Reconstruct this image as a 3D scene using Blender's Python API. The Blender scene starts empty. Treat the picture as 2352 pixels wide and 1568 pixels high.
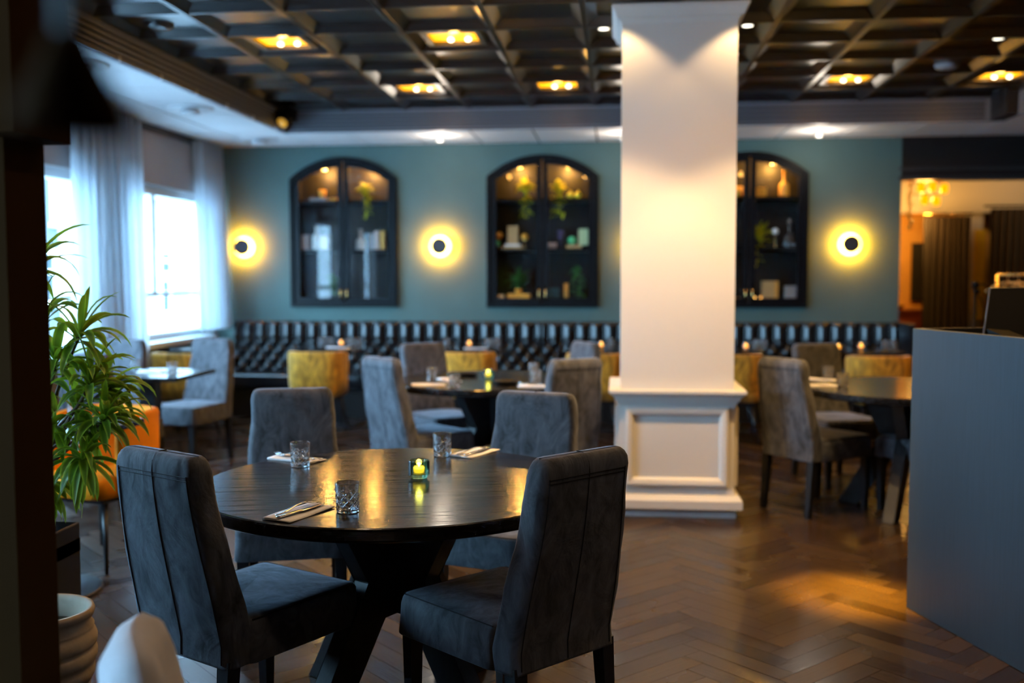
import bpy, bmesh, math, random
from mathutils import Vector, Matrix
random.seed(7)
PI = math.pi
COL = bpy.context.scene.collection
SC = bpy.context.scene

# ---------------------------------------------------------------- camera
cam_d = bpy.data.cameras.new('camera')
cam_o = bpy.data.objects.new('camera', cam_d); COL.objects.link(cam_o)
YAW, PIT, ROL, EYE = .104, .0648, -.0018, 1.45
_f = Vector((-math.sin(YAW)*math.cos(PIT), math.cos(YAW)*math.cos(PIT), -math.sin(PIT)))
_r = Vector((math.cos(YAW), math.sin(YAW), 0)); _u = _r.cross(_f)
_r2 = math.cos(ROL)*_r + math.sin(ROL)*_u; _u2 = -math.sin(ROL)*_r + math.cos(ROL)*_u
cam_o.matrix_world = Matrix(((_r2.x, _u2.x, -_f.x, 0), (_r2.y, _u2.y, -_f.y, 0), (_r2.z, _u2.z, -_f.z, EYE), (0, 0, 0, 1)))
cam_d.sensor_width = 36; cam_d.lens = 36*2325/2352; cam_d.clip_start = .05; cam_d.clip_end = 200
cam_d.dof.use_dof = True; cam_d.dof.focus_distance = 2.95; cam_d.dof.aperture_fstop = 1.6
SC.camera = cam_o

# ---------------------------------------------------------------- world, light, exposure
w = bpy.data.worlds.new('overcast_sky'); SC.world = w; w.use_nodes = True
w.node_tree.nodes['Background'].inputs[0].default_value = (.38, .70, 1.0, 1)
w.node_tree.nodes['Background'].inputs[1].default_value = 25.0
SC.view_settings.view_transform = 'Standard'; SC.view_settings.look = 'None'
SC.view_settings.gamma = 1; SC.view_settings.use_curve_mapping = False
SC.view_settings.exposure = 0.35
cy = SC.cycles
cy.max_bounces = 8; cy.diffuse_bounces = 4; cy.glossy_bounces = 4; cy.transmission_bounces = 8; cy.transparent_max_bounces = 12
cy.sample_clamp_indirect = 6; cy.use_denoising = True; cy.caustics_reflective = False; cy.caustics_refractive = False
AMBER = (1.0, .50, .10); WARM = (1.0, .66, .30)

sun_d = bpy.data.lights.new('facade_fill_sun', 'SUN'); sun_d.energy = 7; sun_d.color = (.93, .97, 1.0); sun_d.angle = .3  # added sun despite the overcast sky, only brightens the facades across the street
sun_o = bpy.data.objects.new('facade_fill_sun', sun_d); COL.objects.link(sun_o); sun_o.location = (20, 10, 20); sun_o.rotation_euler = (0, math.radians(52), 0)

def lamp(name, kind, loc, energy, color, size=.05, rot=(0, 0, 0), angle=110, blend=.6):
    d = bpy.data.lights.new(name, kind); d.energy = energy; d.color = color
    if kind == 'AREA': d.shape = 'DISK'; d.size = size
    else: d.shadow_soft_size = size
    if kind == 'SPOT': d.spot_size = math.radians(angle); d.spot_blend = blend
    o = bpy.data.objects.new(name, d); COL.objects.link(o); o.location = loc; o.rotation_euler = rot
    return o

# ---------------------------------------------------------------- materials
MATS = {}
def mat(name, col=(.5, .5, .5), rough=.5, metal=0, spec=.5, noise=0, nscale=8, stretch=(1, 1, 1), bump=0, bscale=40, sheen=0,
        emit=None, estr=0, coat=0, trans=0, ior=1.45, rvar=0, sub=0, attr=None):
    if name in MATS: return MATS[name]
    m = bpy.data.materials.new(name); m.use_nodes = True; nt = m.node_tree; N = nt.nodes; L = nt.links
    b = N['Principled BSDF']
    b.inputs['Base Color'].default_value = (*col, 1); b.inputs['Roughness'].default_value = rough
    b.inputs['Metallic'].default_value = metal; b.inputs['Specular IOR Level'].default_value = spec
    b.inputs['IOR'].default_value = ior
    if sheen: b.inputs['Sheen Weight'].default_value = sheen; b.inputs['Sheen Roughness'].default_value = .4
    if coat: b.inputs['Coat Weight'].default_value = coat; b.inputs['Coat Roughness'].default_value = .15
    if trans: b.inputs['Transmission Weight'].default_value = trans
    if emit: b.inputs['Emission Color'].default_value = (*emit, 1); b.inputs['Emission Strength'].default_value = estr
    if noise or bump or rvar:
        tc = N.new('ShaderNodeTexCoord'); mp = N.new('ShaderNodeMapping'); mp.inputs['Scale'].default_value = stretch
        L.new(tc.outputs['Object'], mp.inputs[0])
    if noise or rvar:
        nz = N.new('ShaderNodeTexNoise'); nz.inputs['Scale'].default_value = nscale; nz.inputs['Detail'].default_value = 5
        L.new(mp.outputs[0], nz.inputs['Vector'])
        if noise:
            mr = N.new('ShaderNodeMapRange'); mr.inputs[1].default_value = .3; mr.inputs[2].default_value = .7
            mr.inputs[3].default_value = 1-noise; mr.inputs[4].default_value = 1+noise
            mx = N.new('ShaderNodeMix'); mx.data_type = 'RGBA'; mx.blend_type = 'MULTIPLY'; mx.inputs[0].default_value = 1
            mx.inputs[6].default_value = (*col, 1)
            L.new(nz.outputs[0], mr.inputs[0]); L.new(mr.outputs[0], mx.inputs[7]); L.new(mx.outputs[2], b.inputs['Base Color'])
        if rvar:
            m2 = N.new('ShaderNodeMapRange'); m2.inputs[1].default_value = .3; m2.inputs[2].default_value = .7
            m2.inputs[3].default_value = max(0, rough-rvar); m2.inputs[4].default_value = rough+rvar
            L.new(nz.outputs[0], m2.inputs[0]); L.new(m2.outputs[0], b.inputs['Roughness'])
    if bump:
        n2 = N.new('ShaderNodeTexNoise'); n2.inputs['Scale'].default_value = bscale; n2.inputs['Detail'].default_value = 6
        L.new(mp.outputs[0], n2.inputs['Vector'])
        bp = N.new('ShaderNodeBump'); bp.inputs['Strength'].default_value = bump; bp.inputs['Distance'].default_value = .01
        L.new(n2.outputs[0], bp.inputs['Height']); L.new(bp.outputs[0], b.inputs['Normal'])
    MATS[name] = m; return m

def pane_mat(name, tint=(1, 1, 1), ior=1.5, rough=.0):
    m = bpy.data.materials.new(name); m.use_nodes = True; nt = m.node_tree; nt.nodes.clear(); N = nt.nodes; L = nt.links
    out = N.new('ShaderNodeOutputMaterial'); mx = N.new('ShaderNodeMixShader'); t = N.new('ShaderNodeBsdfTransparent')
    g = N.new('ShaderNodeBsdfGlossy'); fr = N.new('ShaderNodeFresnel'); fr.inputs[0].default_value = ior
    t.inputs[0].default_value = (*tint, 1); g.inputs['Roughness'].default_value = rough
    ge = N.new('ShaderNodeNewGeometry'); mm = N.new('ShaderNodeMath'); mm.operation = 'SUBTRACT'; mm.use_clamp = True; L.new(fr.outputs[0], mm.inputs[0]); L.new(ge.outputs['Backfacing'], mm.inputs[1])
    L.new(mm.outputs[0], mx.inputs[0]); L.new(t.outputs[0], mx.inputs[1]); L.new(g.outputs[0], mx.inputs[2]); L.new(mx.outputs[0], out.inputs[0])
    MATS[name] = m; return m

def sheer_mat(name):
    m = bpy.data.materials.new(name); m.use_nodes = True; nt = m.node_tree; nt.nodes.clear(); N = nt.nodes; L = nt.links
    out = N.new('ShaderNodeOutputMaterial'); t = N.new('ShaderNodeBsdfTransparent'); tl = N.new('ShaderNodeBsdfTranslucent'); d = N.new('ShaderNodeBsdfDiffuse')
    tl.inputs[0].default_value = (.50, .56, .62, 1); d.inputs[0].default_value = (.74, .76, .80, 1)
    a = N.new('ShaderNodeMixShader'); a.inputs[0].default_value = .45; L.new(tl.outputs[0], a.inputs[1]); L.new(d.outputs[0], a.inputs[2])
    c = N.new('ShaderNodeMixShader'); c.inputs[0].default_value = .90; L.new(t.outputs[0], c.inputs[1]); L.new(a.outputs[0], c.inputs[2]); L.new(c.outputs[0], out.inputs[0])
    MATS[name] = m; return m

def floor_mat():
    m = mat('dark_parquet', (.05, .026, .014), .3, bump=0)
    nt = m.node_tree; N = nt.nodes; L = nt.links; b = N['Principled BSDF']
    at = N.new('ShaderNodeAttribute'); at.attribute_name = 'plank'
    uv = N.new('ShaderNodeUVMap'); mp = N.new('ShaderNodeMapping'); mp.inputs['Scale'].default_value = (3, 45, 1); L.new(uv.outputs[0], mp.inputs[0])
    nz = N.new('ShaderNodeTexNoise'); nz.inputs['Scale'].default_value = 1.6; nz.inputs['Detail'].default_value = 5; L.new(mp.outputs[0], nz.inputs['Vector'])
    cr = N.new('ShaderNodeMix'); cr.data_type = 'RGBA'; cr.inputs[6].default_value = (.015, .009, .006, 1); cr.inputs[7].default_value = (.048, .028, .015, 1)
    mul = N.new('ShaderNodeMath'); mul.operation = 'MULTIPLY'; L.new(at.outputs['Fac'], mul.inputs[0]); mul.inputs[1].default_value = .75
    ad = N.new('ShaderNodeMath'); ad.operation = 'MULTIPLY_ADD'; ad.inputs[1].default_value = .45; L.new(nz.outputs[0], ad.inputs[0]); L.new(mul.outputs[0], ad.inputs[2])
    L.new(ad.outputs[0], cr.inputs[0]); L.new(cr.outputs[2], b.inputs['Base Color'])
    tc = N.new('ShaderNodeTexCoord'); n3 = N.new('ShaderNodeTexNoise'); n3.inputs['Scale'].default_value = 1.3; n3.inputs['Detail'].default_value = 6; L.new(tc.outputs['Object'], n3.inputs['Vector'])
    mr = N.new('ShaderNodeMapRange'); mr.inputs[1].default_value = .3; mr.inputs[2].default_value = .7; mr.inputs[3].default_value = .12; mr.inputs[4].default_value = .28
    L.new(n3.outputs[0], mr.inputs[0])
    ra = N.new('ShaderNodeMath'); ra.operation = 'MULTIPLY_ADD'; ra.inputs[1].default_value = .12; L.new(at.outputs['Fac'], ra.inputs[0]); L.new(mr.outputs[0], ra.inputs[2]); L.new(ra.outputs[0], b.inputs['Roughness'])
    bp = N.new('ShaderNodeBump'); bp.inputs['Strength'].default_value = .25; bp.inputs['Distance'].default_value = .002; L.new(nz.outputs[0], bp.inputs['Height']); L.new(bp.outputs[0], b.inputs['Normal'])
    return m

def grain_mat(name, c0, c1, rough, st=(2, 40, 40), bump=.35):
    m = mat(name, c0, rough); nt = m.node_tree; N = nt.nodes; L = nt.links; b = N['Principled BSDF']
    tc = N.new('ShaderNodeTexCoord'); mp = N.new('ShaderNodeMapping'); mp.inputs['Scale'].default_value = st; mp.inputs['Rotation'].default_value = (0, 0, .5)
    L.new(tc.outputs['Object'], mp.inputs[0]); nz = N.new('ShaderNodeTexNoise'); nz.inputs['Scale'].default_value = 2; nz.inputs['Detail'].default_value = 7; nz.inputs['Distortion'].default_value = .6
    L.new(mp.outputs[0], nz.inputs['Vector']); cr = N.new('ShaderNodeMix'); cr.data_type = 'RGBA'; cr.inputs[6].default_value = (*c0, 1); cr.inputs[7].default_value = (*c1, 1)
    mr = N.new('ShaderNodeMapRange'); mr.inputs[1].default_value = .45; mr.inputs[2].default_value = .75; L.new(nz.outputs[0], mr.inputs[0]); L.new(mr.outputs[0], cr.inputs[0]); L.new(cr.outputs[2], b.inputs['Base Color'])
    bp = N.new('ShaderNodeBump'); bp.inputs['Strength'].default_value = bump; bp.inputs['Distance'].default_value = .002; L.new(nz.outputs[0], bp.inputs['Height']); L.new(bp.outputs[0], b.inputs['Normal'])
    r2 = N.new('ShaderNodeMapRange'); r2.inputs[1].default_value = .35; r2.inputs[2].default_value = .7; r2.inputs[3].default_value = rough-.03; r2.inputs[4].default_value = rough+.10
    L.new(nz.outputs[0], r2.inputs[0]); L.new(r2.outputs[0], b.inputs['Roughness'])
    return m

def suede_mat(name, col):
    m = mat(name, col, .75, sheen=.35); nt = m.node_tree; N = nt.nodes; L = nt.links; b = N['Principled BSDF']
    b.inputs['Sheen Tint'].default_value = (.8, .85, 1, 1); b.inputs['Specular IOR Level'].default_value = .35
    tc = N.new('ShaderNodeTexCoord'); mp = N.new('ShaderNodeMapping'); mp.inputs['Scale'].default_value = (1.5, 1.5, .7); L.new(tc.outputs['Object'], mp.inputs[0])
    n1 = N.new('ShaderNodeTexNoise'); n1.inputs['Scale'].default_value = 9; n1.inputs['Detail'].default_value = 8; n1.inputs['Roughness'].default_value = .65; n1.inputs['Distortion'].default_value = 1.2; L.new(mp.outputs[0], n1.inputs['Vector'])
    cr = N.new('ShaderNodeMapRange'); cr.inputs[1].default_value = .3; cr.inputs[2].default_value = .72; cr.inputs[3].default_value = .40; cr.inputs[4].default_value = 2.1; L.new(n1.outputs[0], cr.inputs[0])
    mx = N.new('ShaderNodeMix'); mx.data_type = 'RGBA'; mx.blend_type = 'MULTIPLY'; mx.inputs[0].default_value = 1; mx.inputs[6].default_value = (*col, 1); L.new(cr.outputs[0], mx.inputs[7]); L.new(mx.outputs[2], b.inputs['Base Color'])
    n2 = N.new('ShaderNodeTexNoise'); n2.inputs['Scale'].default_value = 5; n2.inputs['Detail'].default_value = 4; n2.inputs['Distortion'].default_value = 1.5; L.new(tc.outputs['Object'], n2.inputs['Vector'])
    bp = N.new('ShaderNodeBump'); bp.inputs['Strength'].default_value = .35; bp.inputs['Distance'].default_value = .03; L.new(n2.outputs[0], bp.inputs['Height']); L.new(bp.outputs[0], b.inputs['Normal'])
    return m

M_floor = floor_mat()
M_subfloor = mat('subfloor_dark', (.01, .006, .004), .8)
M_teal = mat('teal_wall_paint', (.082, .145, .136), .72, noise=.05, nscale=3, bump=.04, bscale=120)
M_dark = mat('near_black_paint', (.012, .011, .011), .5, noise=.1)
M_brownwall = mat('dark_brown_wall_paint', (.034, .014, .004), .85, spec=.03, noise=.15, nscale=2)
M_wwall = mat('taupe_wall_paint', (.30, .27, .25), .8, noise=.04)
M_tile = mat('white_ceiling_tile', (.88, .88, .90), .75, bump=.05, bscale=200)
M_joint = mat('ceiling_joint_grey', (.04, .04, .045), .6)
M_blackgloss = mat('black_gloss_ceiling_paint', (.010, .009, .009), .29, spec=.8, ior=1.7)
M_rib = mat('black_satin_rib', (.03, .03, .033), .35, spec=.6)
M_grille = mat('grey_satin_grille', (.20, .21, .24), .38, spec=.7)
M_cream = mat('cream_pillar_paint', (.72, .70, .68), .55, bump=.03, bscale=60)
M_white = mat('white_frame_paint', (.80, .82, .84), .4)
M_blind = mat('taupe_blind_cloth', (.38, .33, .32), .9, noise=.05, nscale=60)
M_sheer = sheer_mat('white_sheer_voile')
M_cab = mat('black_cabinet_paint', (.004, .005, .007), .42, spec=.2)
M_cabin = mat('cabinet_inside_brown', (.014, .011, .010), .6)
M_pane = pane_mat('cabinet_pane'); M_winpane = pane_mat('window_pane', (.97, .99, 1.0))
M_leather = mat('black_tufted_leather', (.008, .009, .011), .22, spec=.7, bump=.08, bscale=90)
M_tablew = grain_mat('black_stained_oak', (.006, .006, .007), (.022, .020, .019), .15, (2, 30, 30), .045)
M_tablew.node_tree.nodes['Principled BSDF'].inputs['IOR'].default_value = 1.40
M_legw = grain_mat('black_stained_oak_base', (.008, .009, .011), (.020, .021, .024), .42, (30, 30, 2), .2)
M_suede = suede_mat('grey_suede', (.070, .073, .084))
M_suedel = mat('pale_grey_wool', (.52, .50, .52), .85, noise=.08, nscale=20, bump=.15, bscale=150, sheen=.3)
M_stitch = mat('dark_stitching', (.012, .012, .015), .8)
M_must = suede_mat('mustard_velvet', (.50, .25, .025)); M_orange = mat('orange_velvet', (.80, .25, .004), .7, spec=.2, noise=.15, nscale=6)
M_leg = mat('black_lacquered_leg', (.012, .013, .016), .35)
M_glass = mat('clear_crystal', (1, 1, 1), .0, trans=.93, ior=1.5)
M_green = mat('green_pressed_glass', (.42, .86, .58), .03, trans=1, ior=1.5)
M_napkin = mat('white_napkin_paper', (.90, .88, .88), .8, bump=.05, bscale=200)
M_steel = mat('polished_steel', (.75, .75, .76), .14, metal=1)
M_wax = mat('candle_wax', (.9, .62, .25), .4, emit=(1, .36, .02), estr=2.2)
M_flame = mat('candle_flame', (1, .6, .2), .5, emit=(1, .50, .10), estr=30)
M_clay = mat('beige_ribbed_clay', (.42, .33, .24), .7, noise=.12, nscale=12, bump=.2, bscale=30)
M_soil = mat('dry_soil', (.06, .045, .025), .95, noise=.4, nscale=60, bump=.6, bscale=70)
M_counter = mat('blue_black_counter_laminate', (.027, .042, .058), .45, noise=.12, nscale=4, stretch=(30, 30, 1))
M_amberlit = mat('amber_light_tray', (.6, .3, .05), .4, emit=(1, .40, .0), estr=1.5)
M_bulb = mat('white_lamp_glow', (1, 1, 1), .4, emit=(1, .93, .75), estr=3)
M_disc = mat('grey_sconce_disc', (.05, .05, .055), .5)
M_glow = mat('warm_sconce_ring', (1, .8, .4), .4, emit=(1, .80, .35), estr=3)
M_plastic = mat('white_plastic', (.75, .75, .77), .4)
M_blackpl = mat('black_plastic', (.006, .006, .007), .5, spec=.12)
M_curtbr = mat('dark_brown_curtain', (.016, .009, .006), .9, noise=.2, nscale=20, sheen=.3)
M_ochre = mat('ochre_wall_paint', (.75, .42, .10), .7, noise=.1, nscale=3)
M_redwood = mat('red_brown_wood', (.13, .028, .012), .4, noise=.3, nscale=5, stretch=(1, 1, 6))
M_brass = mat('brass', (.85, .55, .2), .25, metal=1)
M_fac2 = mat('white_facade_paint', (.16, .17, .18), .9, noise=.04, nscale=2)
M_fac = mat('pale_facade_paint', (.040, .050, .056), .9, noise=.04, nscale=2)
M_fwin = mat('facade_window_glass', (.012, .02, .026), .6, spec=.1)

# ---------------------------------------------------------------- mesh helpers
def obj(name, bm, m, parent=None, smooth=False, loc=None):
    me = bpy.data.meshes.new(name)
    bmesh.ops.recalc_face_normals(bm, faces=bm.faces)
    bm.to_mesh(me); bm.free()
    if smooth:
        for p in me.polygons: p.use_smooth = True
    o = bpy.data.objects.new(name, me); COL.objects.link(o)
    if m is not None: me.materials.append(m)
    if parent: o.parent = parent
    if loc: o.location = loc
    return o
def B(): return bmesh.new()
def tag(o, label, cat, group=None, kind=None):
    o['label'] = label; o['category'] = cat
    if group: o['group'] = group
    if kind: o['kind'] = kind
    return o
def thing(name, label, cat, loc=(0, 0, 0), rz=0, group=None):
    o = bpy.data.objects.new(name, None); COL.objects.link(o); o.empty_display_size = .1
    o.location = loc; o.rotation_euler = (0, 0, rz); return tag(o, label, cat, group)
def struct(o): o['kind'] = 'structure'; return o
def dup(root, loc=None, rz=None, label=None, group=None):
    r = root.copy(); COL.objects.link(r)
    if loc is not None: r.location = loc
    if rz is not None: r.rotation_euler = (0, 0, rz)
    if label: r['label'] = label
    if group: r['group'] = group
    for ch in list(root.children):
        c = ch.copy(); COL.objects.link(c); c.parent = r
        for g in list(ch.children):
            d = g.copy(); COL.objects.link(d); d.parent = c
    return r
def box(bm, x0, y0, z0, x1, y1, z1, bev=0, seg=2):
    vs = [bm.verts.new(p) for p in ((x0, y0, z0), (x1, y0, z0), (x1, y1, z0), (x0, y1, z0), (x0, y0, z1), (x1, y0, z1), (x1, y1, z1), (x0, y1, z1))]
    fs = [bm.faces.new([vs[i] for i in q]) for q in ((0, 3, 2, 1), (4, 5, 6, 7), (0, 1, 5, 4), (1, 2, 6, 5), (2, 3, 7, 6), (3, 0, 4, 7))]
    if bev:
        es = list({e for f in fs for e in f.edges})
        bmesh.ops.bevel(bm, geom=es, offset=bev, segments=seg, affect='EDGES', profile=.5)
def lathe(bm, prof, cx=0, cy=0, cz=0, n=32, close=True, f=None):
    rings = []
    for r, z in prof:
        if r < 1e-5: rings.append([bm.verts.new((cx, cy, cz+z))]); continue
        rings.append([bm.verts.new((cx+(r+(f(a, z) if f else 0))*math.cos(a), cy+(r+(f(a, z) if f else 0))*math.sin(a), cz+z)) for a in (2*PI*i/n for i in range(n))])
    for a, b in zip(rings, rings[1:]):
        if len(a) == 1 and len(b) == 1: continue
        for i in range(n):
            j = (i+1) % n
            if len(a) == 1: bm.faces.new((a[0], b[j], b[i]))
            elif len(b) == 1: bm.faces.new((a[i], a[j], b[0]))
            else: bm.faces.new((a[i], a[j], b[j], b[i]))
def tube(bm, pts, r, n=8, r2=None, cap=True):
    pts = [Vector(p) for p in pts]; rings = []; N = len(pts); pu = None
    for i, p in enumerate(pts):
        t = (pts[min(i+1, N-1)]-pts[max(i-1, 0)]).normalized()
        u = t.orthogonal().normalized() if pu is None else (pu-t*pu.dot(t)).normalized()
        pu = u; v = t.cross(u); rr = r if r2 is None else r+(r2-r)*i/(N-1)
        rings.append([bm.verts.new(p+u*rr*math.cos(2*PI*k/n)+v*rr*math.sin(2*PI*k/n)) for k in range(n)])
    for a, b in zip(rings, rings[1:]):
        for k in range(n): bm.faces.new((a[k], a[(k+1) % n], b[(k+1) % n], b[k]))
    if cap: bm.faces.new(rings[0][::-1]); bm.faces.new(rings[-1])
def prism(bm, poly, axis, a, b):
    """poly of 2-d points extruded along axis from a to b (axis 'x': poly=(y,z); 'y': (x,z); 'z': (x,y))"""
    def P(p, t): return {'x': (t, p[0], p[1]), 'y': (p[0], t, p[1]), 'z': (p[0], p[1], t)}[axis]
    A = [bm.verts.new(P(p, a)) for p in poly]; C = [bm.verts.new(P(p, b)) for p in poly]; n = len(poly)
    bm.faces.new(A[::-1]); bm.faces.new(C)
    for i in range(n): bm.faces.new((A[i], A[(i+1) % n], C[(i+1) % n], C[i]))
def loft(bm, secs, cap=True):
    """secs: list of rings of equal length"""
    R = [[bm.verts.new(p) for p in s] for s in secs]; n = len(R[0])
    for a, b in zip(R, R[1:]):
        for k in range(n): bm.faces.new((a[k], a[(k+1) % n], b[(k+1) % n], b[k]))
    if cap: bm.faces.new(R[0][::-1]); bm.faces.new(R[-1])
def rrect(hx0, hx1, y0, y1, z, r, n=4):
    """rounded trapezoid ring: half width hx0 at y0, hx1 at y1"""
    P = []
    for (cx, cyy, a0) in ((hx1-r, y1-r, 0), (-hx1+r, y1-r, PI/2), (-hx0+r, y0+r, PI), (hx0-r, y0+r, 1.5*PI)):
        for k in range(n+1):
            a = a0+PI/2*k/n; P.append((cx+r*math.cos(a), cyy+r*math.sin(a), z))
    return P
def grid(bm, nx, ny, fn):
    V = [[bm.verts.new(fn(i/nx, j/ny)) for i in range(nx+1)] for j in range(ny+1)]
    for j in range(ny):
        for i in range(nx): bm.faces.new((V[j][i], V[j][i+1], V[j+1][i+1], V[j+1][i]))
    return V
def sphere(bm, c, r, n=16, sz=1):
    lathe(bm, [(r*math.sin(PI*k/10), -r*sz*math.cos(PI*k/10)) for k in range(11)], c[0], c[1], c[2], n)
# ---------------------------------------------------------------- room shell
XL, XR, YB, YF, ZC, ZG = -4.35, 5.2, 10.6, -1.8, 2.835, 3.04
def build_floor():
    bm = B(); uvl = bm.loops.layers.uv.new('UVMap'); al = bm.faces.layers.float.new('plank_f')
    W_, n = .092, 5; c, s = math.cos(PI/4), math.sin(PI/4); vals = []
    x0, x1, y0, y1 = XL, XR, YF, 13.6
    R_ = int(16/W_)
    for i in range(-R_, R_):
        for j in range(-R_, R_):
            k = (i-j) % (2*n)
            if k == 0: a0, b0, a1, b1, hor = i*W_, j*W_, (i+n)*W_, (j+1)*W_, True
            elif k == 2*n-1: a0, b0, a1, b1, hor = i*W_, j*W_, (i+1)*W_, (j+n)*W_, False
            else: continue
            mx, my = (a0+a1)/2, (b0+b1)/2; X, Y = mx*c-my*s, mx*s+my*c+5
            if not (x0-.25 < X < x1+.2 and y0-.2 < Y < y1+.2): continue
            e = .0009; t1, t2 = random.uniform(-.0012, .0012), random.uniform(-.0008, .0008)
            P = []
            for (a, b2) in ((a0+e, b0+e), (a1-e, b0+e), (a1-e, b1-e), (a0+e, b1-e)):
                P.append(bm.verts.new((a*c-b2*s, a*s+b2*c+5, (a-mx)*t1*(1 if hor else 4)+(b2-my)*t2*(6 if hor else 1)-.0006)))
            f = bm.faces.new(P); v = random.random(); f[al] = v
            u0 = random.random()*9
            uv = [(u0, 0), (u0+.46, 0), (u0+.46, .09), (u0, .09)] if hor else [(u0, 0), (u0, .09), (u0+.46, .09), (u0+.46, 0)]
            q0 = random.random()*5
            for lp, q in zip(f.loops, uv): lp[uvl].uv = (q[0], q[1]+q0)
    me = bpy.data.meshes.new('floor'); vals = [f[al] for f in bm.faces]
    bm.to_mesh(me); bm.free()
    at = me.attributes.new('plank', 'FLOAT', 'FACE'); at.data.foreach_set('value', vals)
    o = bpy.data.objects.new('floor', me); COL.objects.link(o); me.materials.append(M_floor); struct(o)
    b2 = B(); box(b2, XL-.3, YF-.3, -.1, XR+.3, 13.8, -.004); obj('floor_base', b2, M_subfloor, o)
build_floor()

# cabinet openings in the back wall
CABS = [(-2.905, 'left'), (-.785, 'mid'), (1.335, 'right')]
CW, CZ0, CZS, CZT = .585, 1.12, 2.48, 2.705
def arch_z(dx, hw=CW, zs=CZS, zt=CZT):
    r0 = zt-zs; R_ = (hw*hw+r0*r0)/(2*r0); return zt-R_+math.sqrt(max(0, R_*R_-dx*dx))
bm = B(); hw = CW-.03
xs = [XL]
def quad(x0, z00, z01, x1, z10, z11, y0=YB, y1=YB+.14):
    v = [bm.verts.new(p) for p in ((x0, y0, z00), (x1, y0, z10), (x1, y0, z11), (x0, y0, z01), (x0, y1, z00), (x1, y1, z10), (x1, y1, z11), (x0, y1, z01))]
    for q in ((0, 1, 2, 3), (4, 7, 6, 5), (0, 4, 5, 1), (3, 2, 6, 7), (0, 3, 7, 4), (1, 5, 6, 2)): bm.faces.new([v[i] for i in q])
px = XL
for cx, _ in CABS:
    quad(px, 0, 3.1, cx-hw, 0, 3.1)
    quad(cx-hw, 0, CZ0+.03, cx+hw, 0, CZ0+.03)
    for k in range(16):
        a, b_ = -hw+2*hw*k/16, -hw+2*hw*(k+1)/16
        quad(cx+a, arch_z(a)-.03, 3.1, cx+b_, arch_z(b_)-.03, 3.1)
    px = cx+hw
quad(px, 0, 3.1, 2.83, 0, 3.1)
struct(obj('wall_back', bm, M_teal))
bm = B(); box(bm, 2.83, YB+.01, 2.44, XR, YB+.15, 3.1); struct(obj('wall_header', bm, M_dark))
bm = B(); box(bm, 2.8, YB-.012, 2.50, XR, YB+.01, 2.53); box(bm, 2.8, YB-.005, 2.40, XR, YB+.16, 2.44); struct(obj('trim_4', bm, M_rib))
# left wall with window openings; the unseen near ones are added for daylight
WINS = [(8.22, 10.32), (5.42, 7.88), (3.0, 4.85), (-1.6, 1.5)]; WZ0, WZ1 = .84, 2.33
bm = B(); box(bm, XL-.2, YF, 0, XL, YB+.15, WZ0); box(bm, XL-.2, YF, WZ1, XL, YB+.15, 3.1)
ys = [YF]+[y for a in sorted(WINS) for y in a]+[YB+.15]
for a, b_ in zip(ys[::2], ys[1::2]): box(bm, XL-.2, a, WZ0, XL, b_, WZ1)
struct(obj('wall_left', bm, M_wwall))
bm = B(); box(bm, XR, YF, 0, XR+.2, 13.6, 3.1); struct(obj('wall_right', bm, M_dark))
bm = B(); box(bm, XL, YF-.2, 0, XR, YF, 3.1); struct(obj('wall_front', bm, M_brownwall))
for n_, (a, b_) in enumerate(WINS, 1):
    wd = bpy.data.objects.new('window_%d' % n_, None); COL.objects.link(wd); wd.location = (XL-.08, (a+b_)/2, WZ0); struct(wd); h = (b_-a)/2
    bm = B(); H_ = WZ1-WZ0; t = .07
    box(bm, -.05, -h, 0, .05, h, t); box(bm, -.05, -h, H_-.11, .05, h, H_); box(bm, -.05, -h, t, .05, -h+t, H_-.11); box(bm, -.05, h-t, t, .05, h, H_-.11)
    box(bm, -.035, -h+t, .42, .035, h-t, .46); box(bm, -.035, -.04, .46, .035, .04, H_-.11)
    box(bm, .05, -h-.05, -.05, .20, h+.05, 0)
    obj('window_frame', bm, M_white, wd)
    bm = B(); box(bm, -.006, -h+t, t, .006, h-t, H_-.11); obj('window_pane', bm, M_winpane, wd)

# perimeter ceiling of white tiles
GX = -3.215
bm = B()
def tile(x0, y0, x1, y1):
    g = .010; box(bm, x0+g, y0+g, ZC-.004, x1-g, y1-g, ZC+.02)
for k in range(-2, 16):
    x0, x1 = GX+.6*k, GX+.6*(k+1)
    x0c, x1c = max(x0, XL), min(x1, XR)
    if x1c-x0c > .05:
        tile(x0c, 9.62, x1c, YB)
y = 9.62
while y > YF:
    ya = max(y-.6, YF)
    tile(XL, ya, GX-.6, y); tile(GX-.6, ya, GX, y); 
    tile(3.44, ya, 4.04, y); tile(4.04, ya, 4.64, y); tile(4.64, ya, XR, y)
    y -= .6
pc = struct(obj('ceiling', bm, M_tile))
bm = B()
box(bm, XL-.2, YF, ZC+.006, GX-.02, YB+.1, ZC+.05); box(bm, 3.46, YF, ZC+.006, XR, YB+.1, ZC+.05); box(bm, GX-.02, 9.64, ZC+.006, 3.46, YB+.1, ZC+.05)
obj('ceiling_joint', bm, M_joint, pc)

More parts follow.
